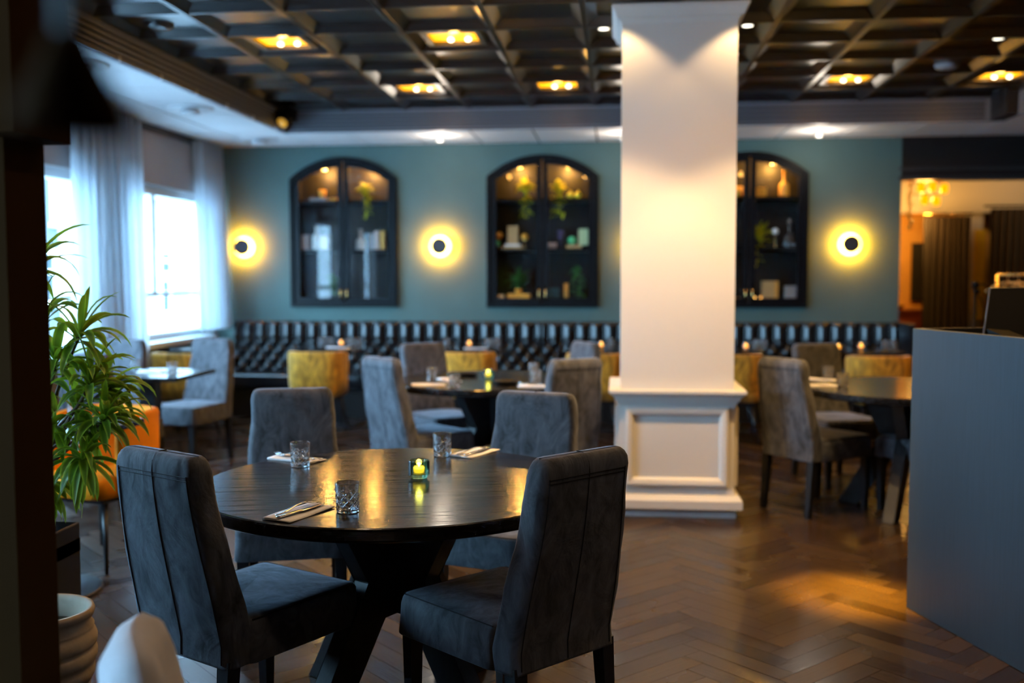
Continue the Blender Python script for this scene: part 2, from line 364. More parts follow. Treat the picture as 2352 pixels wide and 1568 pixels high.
# coffered ceiling
bm = B(); NX = 11; y_edge = 9.62; NY = 19
D, ins, gw = .045, .062, .016
LIGHTS = {(1, 4), (3, 4), (2, 1), (4, 1), (8, 1), (10, 1), (10, 4), (2, 7), (4, 7), (6, 7), (8, 7), (10, 7), (1, 10), (3, 10), (5, 10), (7, 10), (9, 10), (2, 13), (5, 13), (8, 13)}
for i in range(NX):
    for j in range(NY):
        x0, x1 = GX+.6*i+gw, GX+.6*(i+1)-gw; y1, y0 = y_edge-.6*j-gw, y_edge-.6*(j+1)+gw
        lo = [bm.verts.new(p) for p in ((x0, y0, ZG), (x1, y0, ZG), (x1, y1, ZG), (x0, y1, ZG))]
        hi = [bm.verts.new(p) for p in ((x0+ins, y0+ins, ZG+D), (x1-ins, y0+ins, ZG+D), (x1-ins, y1-ins, ZG+D), (x0+ins, y1-ins, ZG+D))]
        bm.faces.new(hi)
        for a in range(4): bm.faces.new((lo[a], lo[(a+1) % 4], hi[(a+1) % 4], hi[a]))
def bar(x0, y0, x1, y1, z0, z1): box(bm, x0, y0, z0, x1, y1, z1)
for i in range(NX+1):
    x = GX+.6*i; bar(x-gw, y_edge-.6*NY, x-.004, y_edge, ZG-.012, ZG+.01); bar(x+.004, y_edge-.6*NY, x+gw, y_edge, ZG-.012, ZG+.01)
for j in range(NY+1):
    y = y_edge-.6*j; bar(GX, y-gw*.7, GX+6.6, y+gw*.7, ZG-.004, ZG+.01)
box(bm, GX-.05, YF, ZG+D+.01, 3.46, y_edge+.05, ZG+D+.05)
box(bm, GX+6.6, YF, ZG, 3.46, y_edge+.05, ZG+.04)
struct(obj('ceiling', bm, M_blackgloss))
# ribbed grilles round the coffered field
def ribs(name, axis, a, b_, fixed, sgn):
    bm = B(); zs = [ZC+.035+k*.040 for k in range(4)]
    def bx(lo, hi, t0, t1, z0, z1):
        nonlocal bm
        t0, t1 = sorted((fixed+sgn*t0, fixed+sgn*t1))
        if axis == 'x': box(bm, lo, t0, z0, hi, t1, z1)
        else: box(bm, t0, lo, z0, t1, hi, z1)
    bx(a, b_, -.03, .0, ZC-.003, ZG+.06); bk_ = bm; bm = B()
    for z in zs: bx(a+.04, b_-.04, .0, .024, z, z+.019)
    bx(a, b_, 0, .03, ZC-.008, ZC+.018); bx(a, b_, 0, .012, ZG-.02, ZG+.02)
    bx(b_-.04, b_, 0, .026, ZC+.02, ZG-.02); bx(a, a+.04, 0, .026, ZC+.02, ZG-.02)
    rt_ = struct(obj(name, bk_, M_dark)); obj('grille', bm, M_grille, rt_); return rt_
ribs('trim_1', 'x', GX, 3.32, 9.62, -1); ribs('trim_2', 'y', YF, 9.60, GX, 1); ribs('trim_3', 'y', YF, 9.2, 3.44, -1)
bm = B(); box(bm, 3.32, 9.2, ZC-.003, 3.47, 9.65, ZG+.06); struct(obj('trim_5', bm, M_dark))
# thin white edge strip with clips under the left grille
bm = B(); box(bm, GX-.03, YF, ZC-.012, GX, 9.6, ZC-.002)
for k in range(14):
    y = 9.3-.6*k; box(bm, GX-.012, y-.01, ZC-.012, GX+.034, y+.01, ZC+.022)
struct(obj('trim_6', bm, M_white))

# near dark partition on the left and the far bar room
bm = B(); box(bm, -2.9, 1.86, 0, -1.180, 2.0, 3.0); box(bm, -2.9, 1.80, 1.72, -1.122, 2.0, 3.0); struct(obj('wall_near', bm, M_brownwall))
bm = B(); box(bm, 2.83, 13.2, 0, XR, 13.4, 3.1); struct(obj('wall_bar', bm, M_ochre))
bm = B(); box(bm, 2.7, YB+.14, 0, 2.83, 13.4, 3.1); struct(obj('wall_bar_left', bm, M_ochre))
bm = B(); box(bm, 2.7, YB+.15, 2.86, XR, 13.4, 2.95); struct(obj('ceiling', bm, M_wwall))

# pillar
pl = thing('pillar', 'square cream painted pillar with moulded pedestal and crown in mid room', 'pillar', (.355, 6.42, 0))
bm = B(); box(bm, -.335, -.32, .74, .335, .34, 2.96); obj('shaft', bm, M_cream, pl)
def steps(bm, lv, d=.68):
    """stepped/coved square moulding: lv = (z, outset)"""
    secs = []
    for z, o in lv:
        h = .335+o; secs.append([(-h, -.32-o, z), (h, -.32-o, z), (h, .34+o, z), (-h, .34+o, z)])
    loft(bm, secs)
bm = B(); steps(bm, [(0, .02), (.055, .02), (.056, .055), (.105, .055), (.135, .035), (.136, .012), (.15, .012)]); obj('plinth', bm, M_cream, pl)
bm = B(); steps(bm, [(.14, .006), (.72, .006)]); pe = obj('pedestal', bm, M_cream, pl)
def frame_ring(side):
    bm = B(); o0 = .326; w0, w1 = .305, .235
    def R2(w_, zt, zb, d):
        return [(-w_, d, zb), (w_, d, zb), (w_, d, zt), (-w_, d, zt)]
    prof = [(w0, .665, .185, 0), (w0, .665, .185, .022), (w0-.015, .65, .2, .028), (w0-.04, .625, .225, .022), (w0-.055, .61, .24, .002)]
    rings = [R2(a, b_, c, -d-o0) for a, b_, c, d in prof]
    V = [[bm.verts.new(p) for p in r] for r in rings]
    for a, b_ in zip(V, V[1:]):
        for k in range(4): bm.faces.new((a[k], a[(k+1) % 4], b_[(k+1) % 4], b_[k]))
    bmesh.ops.rotate(bm, verts=bm.verts, cent=(0, .0, 0), matrix=Matrix.Rotation(side*PI/2, 3, 'Z'))
    if side in (1, 3): bmesh.ops.translate(bm, verts=bm.verts, vec=((.015 if side == 1 else -.015), .01, 0))
    return bm
for sd in (0, 1, 3): obj('panel_moulding', frame_ring(sd), M_cream, pe)
bm = B(); steps(bm, [(.675, .006), (.68, .018), (.70, .022), (.705, .034), (.725, .040), (.745, .062), (.75, .07), (.768, .07)]); obj('pedestal_cap', bm, M_cream, pl)
bm = B(); steps(bm, [(2.93, .002), (2.945, .012), (2.955, .014), (2.96, .03), (2.99, .042), (3.005, .052), (3.01, .06), (3.028, .062)]); obj('capital', bm, M_cream, pl)

# ---------------------------------------------------------------- ceiling fixtures
lab = {(1, 4): 'square amber coffer light nearest the left grille, front row', (3, 4): 'square coffer light with two pale bulbs, second in the front row', (2, 1): 'square amber coffer light at far left of the back row',
       (4, 1): 'square amber coffer light in the back row left of the pillar', (8, 1): 'dim square coffer light with a pale bulb just right of the pillar', (10, 1): 'square amber coffer light at far right of the back row', (10, 4): 'square amber coffer light at the upper right picture edge'}
proto = None
for (i, j) in sorted(LIGHTS):
    x, y = GX+.6*(i+.5), y_edge-.6*(j+.5)
    if proto is None:
        proto = thing('coffer_light', '', 'ceiling light', (0, 0, 0), 0, 'square recessed lights in the black coffers')
        bm = B()
        for (a, b_, c, d) in ((-.205, -.205, .205, -.165), (-.205, .165, .205, .205), (-.205, -.165, -.165, .165), (.165, -.165, .205, .165)): box(bm, a, b_, -.03, c, d, .0)
        obj('frame', bm, M_blackgloss, proto)
        bm = B(); box(bm, -.165, -.165, -.006, .165, .165, -.002); obj('tray', bm, M_amberlit, proto)
        for s in (-1, 1):
            bm = B(); sphere(bm, (s*.06+.03, .05, -.022), .022, 14, .7); obj('bulb', bm, M_bulb, proto, True)
        o = proto
    else: o = dup(proto)
    o.location = (x, y, ZG+D); o['label'] = lab.get((i, j), 'square coffer light outside the picture, %.1f m across, %.1f m deep' % (x, y))
    lamp('coffer_lamp', 'SPOT', (x, y, ZG+.01), 32 if y > 4.5 else 10, AMBER if y > 4.5 else (1, .78, .55), .06, angle=125, blend=.5)
    if y > 4: lamp('coffer_side_glow', 'POINT', (x, y, ZG-.03), 2.2, AMBER, .03)
def downlight(x, y, label, e, z=ZG+D, lit=True, col=WARM, ang=80):
    t = thing('round_downlight', label, 'ceiling light', (x, y, z), 0, 'small round downlights')
    bm = B(); lathe(bm, [(.030, -.012), (.046, -.014), (.05, -.004), (.05, 0), (.03, 0)], n=24); obj('trim_ring', bm, M_blackgloss if lit else M_plastic, t, True)
    bm = B(); lathe(bm, [(0, -.016), (.034, -.014), (.034, 0)], n=24); obj('lamp_lens', bm, M_bulb if lit else M_plastic, t, True)
    if lit: lamp('downlight_lamp', 'SPOT', (x, y, z-.05), e, col, .02, angle=ang, blend=.35)
downlight(-.10, 6.82, 'lit round white downlight left of the pillar crown', 40)
downlight(.834, 6.84, 'lit round white downlight right of the pillar crown', 40)
bm = B(); lathe(bm, [(0, -.03), (.075, -.03), (.09, -.018), (.095, 0)], n=28); o = obj('smoke_detector', bm, M_plastic, None, True, (2.545, 8.32, ZG+D)); tag(o, 'white round detector on a black coffer at right', 'smoke detector', 'round ceiling detectors')
bm = B(); lathe(bm, [(0, -.03), (.075, -.03), (.09, -.018), (.095, 0)], n=28); o = obj('smoke_detector', bm, M_blackgloss, None, True, (-2.97, 6.42, ZG+D)); tag(o, 'dark round disc on the leftmost coffer near the left grille', 'smoke detector', 'round ceiling detectors')
# air valves on the left strip
def valve(x, y, label, r=.19):
    t = thing('air_valve', label, 'air valve', (x, y, ZC-.004), 0, 'round air valves on the white ceiling strip')
    bm = B(); lathe(bm, [(0, 0), (r, 0), (r, -.006), (r*.9, -.018), (r*.4, -.006), (0, -.006)], n=48); obj('flange', bm, M_plastic, t, True)
    bm = B(); lathe(bm, [(0, -.055), (r*.36, -.055), (r*.44, -.048), (r*.38, -.03), (r*.3, -.006), (0, -.006)], n=40); obj('valve_cone', bm, M_plastic, t, True)
valve(-3.50, 8.10, 'round white air valve between the first window and the left grille'); valve(-3.50, 6.36, 'round white air valve nearest the camera beside the dark partition'); valve(-3.60, 10.0, 'round white air valve in the far left ceiling corner')
def sprinkler(x, y, label):
    lamp('strip_lamp', 'POINT', (x, y, ZC-.17), 4.5, (1, .85, .68), .06)
    t = thing('surface_lamp', label, 'ceiling light', (x, y, ZC-.004), 0, 'small lamps on the back ceiling strip')
    bm = B(); lathe(bm, [(0, 0), (.06, 0), (.055, -.012), (.02, -.02), (0, -.02)], n=24); obj('rosette', bm, M_plastic, t, True)
    bm = B(); lathe(bm, [(0, -.02), (.012, -.02), (.012, -.05), (.03, -.052), (.03, -.056), (0, -.056)], n=20); obj('lamp_bulb', bm, M_bulb, t, True)
sprinkler(-1.75, 9.96, 'small white lamp on the back ceiling strip above the second sconce'); sprinkler(1.91, 10.05, 'small white lamp on the back ceiling strip right of the pillar'); sprinkler(.05, 9.98, 'small white lamp on the back ceiling strip hidden at the pillar edge')
# projector in the corner
t = thing('spot_projector', 'black swivel spotlight with amber lens in the far left grille corner', 'spotlight', (-3.10, 9.36, 2.95))
bm = B(); tube(bm, [(0, 0, .13), (0, 0, .04)], .012); box(bm, -.09, -.05, .03, .09, .05, .05); box(bm, -.09, -.03, -.06, -.08, .03, .04); box(bm, .08, -.03, -.06, .09, .03, .04); box(bm, -.06, -.05, .10, .06, .05, .16); obj('bracket', bm, M_blackpl, t)
bm = B(); lathe(bm, [(0, -.11), (.06, -.11), (.072, -.1), (.072, .02), (.06, .06), (0, .07)], n=28)
bmesh.ops.rotate(bm, verts=bm.verts, cent=(0, 0, 0), matrix=Matrix.Rotation(math.radians(-48), 3, 'X') @ Matrix.Rotation(math.radians(10), 3, 'Y')); hd = obj('lamp_head', bm, M_blackpl, t, True)
bm = B(); lathe(bm, [(0, -.115), (.05, -.113), (.05, -.108), (0, -.108)], n=28)
bmesh.ops.rotate(bm, verts=bm.verts, cent=(0, 0, 0), matrix=Matrix.Rotation(math.radians(-48), 3, 'X') @ Matrix.Rotation(math.radians(10), 3, 'Y')); obj('lens', bm, mat('amber_lens', (.4, .2, .02), .2, emit=(1, .5, .05), estr=.35), hd, True)

# pillar accent lights (in front of it, above the frame) and the bar spot
for x in (-.02, .73): downlight(x, 5.92, 'lit downlight in front of the pillar above the picture, %s one' % ('left' if x < 0 else 'right'), 14, ZG+D, True, WARM, 106)
for x in (-.1, .85): lamp('pillar_wash', 'SPOT', (x, 5.2, ZG), 110, WARM, .03, angle=95, blend=.3)
lamp('aisle_spot', 'SPOT', (1.05, 4.65, ZG), 4800, (1, .50, .03), .10, angle=15, blend=.9)
for x, y, e in ((2.2, 4.2, 70), (1.9, 5.6, 70), (-2.6, 9.9, 0), (2.6, 7.4, 35)):
    if e: downlight(x, y, 'lit downlight over the right aisle, %.1f m deep' % y, e, ZG+D, True, AMBER, 70)

# ---------------------------------------------------------------- curtains, blinds, sconces
def curtain(name, label, x, y0, y1, z0, z1, folds, amp, m, group, flare=0., lean=0.):
    bm = B(); ph = random.random()*6; rnd = [random.uniform(.6, 1.4) for _ in range(folds+2)]
    def fn(u, v):
        a = u*folds*2*PI+ph; k = rnd[int(u*folds)]
        yy = y0+(y1-y0)*u; yc = (y0+y1)/2; yy = yc+(yy-yc)*(1+flare*(1-v))
        return (x+amp*k*math.sin(a)*(.5+.5*(1-v*.6))+.01*math.sin(7*a+v*3)+lean*(1-v), yy+amp*.25*math.cos(2*a), z0+(z1-z0)*v)
    grid(bm, folds*10, 14, fn); return tag(obj(name, bm, m, None, True), label, 'curtain', group)
curtain('sheer_curtain', 'white sheer curtain hanging between the two windows', -4.20, 7.47, 8.66, .22, 2.82, 9, .05, M_sheer, 'white sheer window curtains', .05)
curtain('sheer_curtain', 'white sheer curtain in the corner beside the green wall, hem above the bench', -4.20, 9.86, 10.50, .90, 2.82, 6, .045, M_sheer, 'white sheer window curtains', .12, .05)
curtain('sheer_curtain', 'white sheer curtain at the near end of the left window wall', -4.20, 4.7, 5.5, .2, 2.82, 7, .05, M_sheer, 'white sheer window curtains')
bm = B(); tube(bm, [(-4.22, YF+.2, 2.815), (-4.22, 10.55, 2.815)], .012, 8); struct(obj('trim_7', bm, M_rib))
def blind(y0, y1, label):
    t = thing('roller_blind', label, 'blind', (XL+.06, (y0+y1)/2, 2.80), 0, 'taupe roller blinds over the windows'); h = (y1-y0)/2
    bm = B(); tube(bm, [(0, -h, 0), (0, h, 0)], .022, 12); obj('roller', bm, M_rib, t, True)
    bm = B(); box(bm, -.003, -h+.02, -.49, .003, h-.02, 0); obj('blind_cloth', bm, M_blind, t)
    bm = B(); box(bm, -.008, -h+.02, -.505, .008, h-.02, -.49); obj('bottom_bar', bm, M_blind, t)
blind(8.22, 10.35, 'taupe roller blind half down over the far window'); blind(5.42, 7.9, 'taupe roller blind over the window beside the dark partition'); blind(3.0, 4.85, 'taupe roller blind over the left window hidden by the dark partition')
def sconce(x, label):
    t = thing('wall_sconce', label, 'wall lamp', (x, YB-.004, 1.762), 0, 'round glowing wall sconces')
    def disc(bm, r, y0, y1):
        lathe(bm, [(0, 0), (r, 0), (r, y1-y0), (0, y1-y0)], n=48); bmesh.ops.rotate(bm, verts=bm.verts, cent=(0, 0, 0), matrix=Matrix.Rotation(PI/2, 3, 'X')); bmesh.ops.translate(bm, verts=bm.verts, vec=(0, -y0, 0))
    bm = B(); disc(bm, .115, 0, .018); obj('glow_ring', bm, M_glow, t, False)
    bm = B(); disc(bm, .025, .018, .065); obj('stem', bm, M_disc, t, False)
    bm = B(); disc(bm, .088, .078, .09); obj('cover_disc', bm, M_disc, t, False)
    lamp('sconce_glow', 'AREA', (x, YB-.078, 1.762), 40, (1, .36, .02), .15, rot=(PI/2, 0, 0))
    bm = None
sconce(-4.0, 'round glowing sconce beside the corner curtain'); sconce(-1.862, 'round glowing sconce between the two left wall cabinets'); sconce(.27, 'round glowing sconce hidden behind the pillar, only its glow showing'); sconce(2.334, 'round glowing sconce at the right end of the green wall')
# ---------------------------------------------------------------- dining chairs
def build_chair(mm, label, full=True):
    t = thing('dining_chair', label, 'chair', (0, 0, 0), 0, 'slipcovered high-back dining chairs')
    # backrest: lofted upright
    bm = B(); secs = []
    def back(z):
        k = max(0, (z-.40)/.55); yr = -.262-.085*k-.012*math.sin(PI*min(1, k)); th = .105-.028*k; h = .199-.026*k+.004*math.sin(6*k)
        return yr, th, h
    lv = [.338, .345, .40, .46, .52, .58, .64, .70, .76, .82, .87, .905, .928, .943, .951, .953]
    for z in lv:
        yr, th, h = back(min(z, .93)); sh = 0
        if z > .90: q = (z-.90)/.053; sh = .026*(1-math.sqrt(max(0, 1-q*q)))
        secs.append(rrect(h-sh, h-sh, yr+sh*.8, yr+th-sh*.8, z+(.004*math.cos(0) if 0 else 0), .024, 4))
    loft(bm, secs); 
    for v in bm.verts: v.co.x += .003*math.sin(31*v.co.z+7*v.co.y); v.co.y += .004*math.sin(17*v.co.x+9*v.co.z)
    bk = obj('backrest', bm, mm, t, True)
    def surf(x, z):
        yr, th, h = back(min(z, .93)); xc = h-.024; return yr+.004*(math.sin(9*z)*math.cos(17*xc)+x/xc*math.cos(9*z)*math.sin(17*xc))-.0010
    bm = B()
    for s in (-1, 1):
        P = []
        for z in [.35+.05*k for k in range(12)]:
            yr, th, h = back(z); P.append((s*(h-.027), surf(s*(h-.027), z), z))
        tube(bm, P, .0016, 5)
    P = []
    for z in [.345+.05*k for k in range(13)]:
        yr, th, h = back(min(z, .93)); P.append((.003, surf(.003, min(z, .90)), min(z, .90)))
    tube(bm, P, .0017, 5)
    yr, th, h = back(.915)
    for zz in (.886, .897): tube(bm, [(q*(h-.024), surf(q*(h-.024), zz), zz) for q in (-1, -.75, -.5, -.25, 0, .25, .5, .75, 1)], .0014, 5)
    tube(bm, [(.003, surf(.003, .90), .90), (.003, yr+.001, .930), (.003, yr+.012, .949), (.003, yr+.03, .9545), (.003, yr+th-.03, .9545)], .0016, 5)
    obj('seam', bm, M_stitch, bk)
    # seat with skirt
    bm = B(); secs = []
    for z, o, cr in [(.336, .004, 0), (.34, .006, 0), (.39, .002, 0), (.43, 0, 0), (.448, -.002, 0), (.459, -.008, 0), (.465, -.02, 0), (.468, -.05, 0), (.472, -.11, 0)]:
        ring = rrect(.203+o, .213+o, -.185-(o if o > 0 else 0), .2625+o, z, max(.012, .03+o*.3), 4)
        secs.append(ring)
    loft(bm, secs)
    for v in bm.verts:
        if v.co.z < .44: v.co.y += .003*math.sin(23*v.co.x); v.co.x += .003*math.sin(21*v.co.y)
        else: v.co.z += .004*math.sin(14*v.co.x+2)*math.cos(11*v.co.y)
    st = obj('seat', bm, mm, t, True)
    bm = B(); tube(bm, [(-.197, -.17, .462), (-.205, .24, .462), (-.19, .254, .462), (.19, .254, .462), (.205, .24, .462), (.197, -.17, .462)], .002, 5); obj('piping', bm, M_stitch, st)
    for sx in (-1, 1):
        for fy in (0, 1):
            bm = B(); cx = sx*(.172 if not fy else .182); cy_ = -.235 if not fy else .232; dy = -.03 if not fy else 0
            loft(bm, [[(cx-a+0, cy_-a+d, z), (cx+a, cy_-a+d, z), (cx+a, cy_+a+d, z), (cx-a, cy_+a+d, z)] for z, a, d in ((0, .016, dy), (.20, .020, dy*.4), (.36, .023, 0))])
            obj('leg', bm, M_leg, t)
    return t
def ang(d): return math.radians(d-90)
CH = 'slipcovered high-back dining chairs'
c0 = build_chair(M_suede, 'dark grey suede dining chair at front left of the near round table, seen from behind')
c0.location = (-1.145, 3.02, 0); c0.rotation_euler = (0, 0, ang(61))
c0.scale = (1.07, 1, 1)
def chair(x, y, a, label, src=None): return dup(src or c0, (x, y, 0), ang(a), label)
cb = chair(-.335, 3.045, 138, 'dark grey suede dining chair at front right of the near round table, seen from behind')
cb.scale = (1.04, 1, 1); c0 = cb
chair(-1.345, 4.06, -73, 'grey suede dining chair facing the camera behind the near round table, left one')
chair(-.433, 4.01, -107, 'grey suede dining chair facing the camera behind the near round table, right one')
chair(-1.235, 6.30, 48, 'grey dining chair with its pale back to the camera, left of the middle round table')
chair(-.425, 6.33, 124, 'grey dining chair with back to camera just left of the pillar, with a centre seam')
chair(-1.241, 7.15, -50, 'brown-looking grey dining chair behind the middle round table facing the camera')
chair(-.50, 7.45, -149, 'grey dining chair at the middle round table, only its pale top showing')
chair(1.235, 6.42, 38, 'amber-lit grey dining chair in profile right of the pillar at the right round table')
chair(1.535, 7.26, -72, 'amber-lit grey dining chair behind the right round table facing the camera')
chair(1.92, 6.33, 128, 'grey dining chair mostly hidden behind the dark counter')
chair(-3.30, 7.52, -103, 'grey dining chair with amber-lit side beyond the square window table')
chair(-3.40, 6.52, 84, 'dark grey dining chair with back to camera behind the plant leaves')
chair(-3.90, 7.32, -94, 'blue-grey dining chair in front of the sheer curtain, behind the plant')

# ---------------------------------------------------------------- mustard tub chairs
def build_tub(mm, label):
    t = thing('tub_chair', label, 'chair', (0, 0, 0), 0, 'velvet tub chairs')
    bm = B(); n = 30; rings = []
    for k in range(n+1):
        a = math.radians(-205+230*k/n) ; s = abs((k/n-.5)*2); top = .775-.012*s**4-.10*max(0, s-.72)**1.0
        def sp(r, pw=3.2):
            c, s_ = math.cos(a), math.sin(a); return (r*math.copysign(abs(c)**(2/pw), c), r*.95*math.copysign(abs(s_)**(2/pw), s_))
        o = sp(.255); i_ = sp(.205); ob = sp(.235); ib = sp(.20); m_ = ((o[0]+i_[0])/2, (o[1]+i_[1])/2)
        rings.append([(ob[0], ob[1], .37), (o[0]*.99, o[1]*.99, .5), (o[0], o[1], top-.02), (o[0]*.97, o[1]*.97, top-.005), (m_[0], m_[1], top), (i_[0]*1.03, i_[1]*1.03, top-.005), (i_[0], i_[1], top-.02), (ib[0], ib[1], .5), (ib[0], ib[1], .37)])
    loft(bm, rings); obj('backrest', bm, mm, t, True)
    bm = B(); loft(bm, [rrect(.215+o, .215+o, -.215-o, .245+o, z, .07, 5) for z, o in ((.36, -.02), (.37, 0), (.44, .005), (.46, -.005), (.47, -.03), (.474, -.08))]); obj('seat', bm, mm, t, True)
    bm = B(); box(bm, -.17, -.17, .335, .17, .18, .362); obj('seat_frame', bm, M_leg, t)
    for sx in (-1, 1):
        for sy in (-1, 1):
            bm = B(); tube(bm, [(sx*.15, sy*.15, .34), (sx*.215, sy*.215, 0)], .017, 12, .010); obj('leg', bm, M_leg, t, True)
    return t
tb = build_tub(M_must, 'mustard velvet tub chair at the left booth table, its whole back showing'); tb.location = (-2.72, 9.0, 0); tb.rotation_euler = (0, 0, ang(88))
dup(tb, (-1.35, 9.05, 0), ang(90), 'mustard velvet tub chair seen above the middle round table')
dup(tb, (-.20, 8.98, 0), ang(92), 'mustard velvet tub chair just left of the pillar')
dup(tb, (1.00, 8.98, 0), ang(88), 'mustard velvet tub chair just right of the pillar')
dup(tb, (2.22, 8.92, 0), ang(92), 'mustard velvet tub chair at the right booth table beside the counter')
dup(tb, (-3.88, 8.72, 0), ang(80), 'mustard velvet tub chair under the far window')
ob = build_tub(M_orange, 'bright orange velvet tub chair at the square table behind the plant'); ob.location = (-2.62, 4.88, 0); ob.rotation_euler = (0, 0, ang(-105))
# pale chair close to the camera
t = thing('armchair', 'pale grey upholstered chair back at the bottom left, close to the camera', 'chair', (-.80, 1.66, 0), ang(22))
bm = B(); V = []
def fn(u, v):
    a = -PI*.62+PI*1.24*u-PI/2; return (0, 0, 0)
secs = []
for k in range(17):
    u = -1+2*k/16; top = .845-.03*abs(u)**2-.13*max(0, abs(u)-.55)**1.4*3; yy = .045*u*u; x = .19*u; th = .05-.012*u*u
    secs.append([(x, -.02+yy-th, .42), (x, -.035+yy-th, .62), (x, -.045+yy-th, top-.06), (x, -.04+yy-th*.6, top-.015), (x, -.04+yy, top), (x, -.04+yy+th*.6, top-.015), (x, -.04+yy+th, top-.06), (x, -.02+yy+th, .62), (x, yy+th, .42)])
loft(bm, secs); obj('backrest', bm, M_suedel, t, True)
bm = B(); loft(bm, [rrect(.23+o, .23+o, -.02-o, .42+o, z, .07, 5) for z, o in ((.36, 0), (.44, .005), (.46, -.005), (.47, -.03))]); obj('seat', bm, M_suedel, t, True)
for sx in (-1, 1):
    for yy in (.03, .38):
        bm = B(); tube(bm, [(sx*.17, yy, .37), (sx*.21, yy+(-.03 if yy < .1 else .03), 0)], .018, 10, .011); obj('leg', bm, M_leg, t, True)

# ---------------------------------------------------------------- tables
def round_table(x, y, rz, label):
    t = thing('round_dining_table', label, 'table', (x, y, 0), rz, 'round black dining tables')
    bm = B(); lathe(bm, [(0, .722), (.640, .722), (.647, .726), (.650, .732), (.650, .756), (.648, .762), (.643, .765), (0, .765)], n=120)
    obj('tabletop', bm, M_tablew, t, False)
    for k in range(4):
        bm = B(); prism(bm, [(-.03, .722), (.31, .722), (.16, .46), (.43, 0), (.30, 0), (.09, .33), (-.03, .33)], 'y', -.035, .035)
        bmesh.ops.bevel(bm, geom=list(bm.edges), offset=.003, segments=1, affect='EDGES')
        bmesh.ops.rotate(bm, verts=bm.verts, cent=(0, 0, 0), matrix=Matrix.Rotation(PI/2*k+PI/4, 3, 'Z')); obj('leg', bm, M_legw, t)
    bm = B(); tube(bm, [(0, 0, .723), (0, 0, .715)], .12, 20); obj('mounting_plate', bm, M_steel, t)
    return t
rt = round_table(-.736, 3.30, math.radians(12), 'round black oak dining table in the foreground with three place settings')
dup(rt, (-.84, 6.62, 0), math.radians(8), 'round black dining table in the middle, left of the pillar'); dup(rt, (1.79, 6.40, 0), math.radians(15), 'round black dining table at right, partly behind the counter')
def smooth_rims():
    me = rt.children[0].data
    for p in me.polygons: p.use_smooth = abs(p.normal.z) < .9
smooth_rims()
def square_table(x, y, hx, hy, rz, label, disc=False, group='square tables'):
    t = thing('square_table', label, 'table', (x, y, 0), rz, group)
    bm = B(); box(bm, -hx, -hy, .737, hx, hy, .765, .004); obj('tabletop', bm, M_tablew, t)
    bm = B(); 
    if disc: tube(bm, [(0, 0, .05), (0, 0, .73)], .032, 20)
    else: box(bm, -.055, -.055, .02, .055, .055, .73)
    obj('pedestal', bm, M_leg, t)
    bm = B()
    if disc: lathe(bm, [(0, 0), (.262, 0), (.262, .012), (.255, .016), (.09, .018), (.085, .05), (0, .05)], n=64)
    else: box(bm, -.22, -.22, 0, .22, .22, .022, .004)
    obj('base_plate', bm, M_leg, t, False); return t
square_table(-2.625, 4.32, .345, .345, 0, 'square black table with round base behind the plant, beside the orange chair', True)
square_table(-3.31, 6.87, .345, .345, 0, 'square black table set for dining by the sheer curtain')
BT = [(-2.72, 'left'), (-1.35, 'second'), (-.2, 'third'), (1.0, 'fourth'), (2.22, 'right')]
square_table(-4.0, 9.42, .30, .32, 0, 'square black booth table in the corner under the far window')
for x, s in BT: square_table(x, 9.58, .34, .33, 0, {'left': 'square black booth table at the left mustard chair', 'second': 'square black booth table behind the middle round table', 'third': 'square black booth table nearest the pillar on its left', 'fourth': 'square black booth table just right of the pillar', 'right': 'square black booth table at the right end of the bench'}[s])

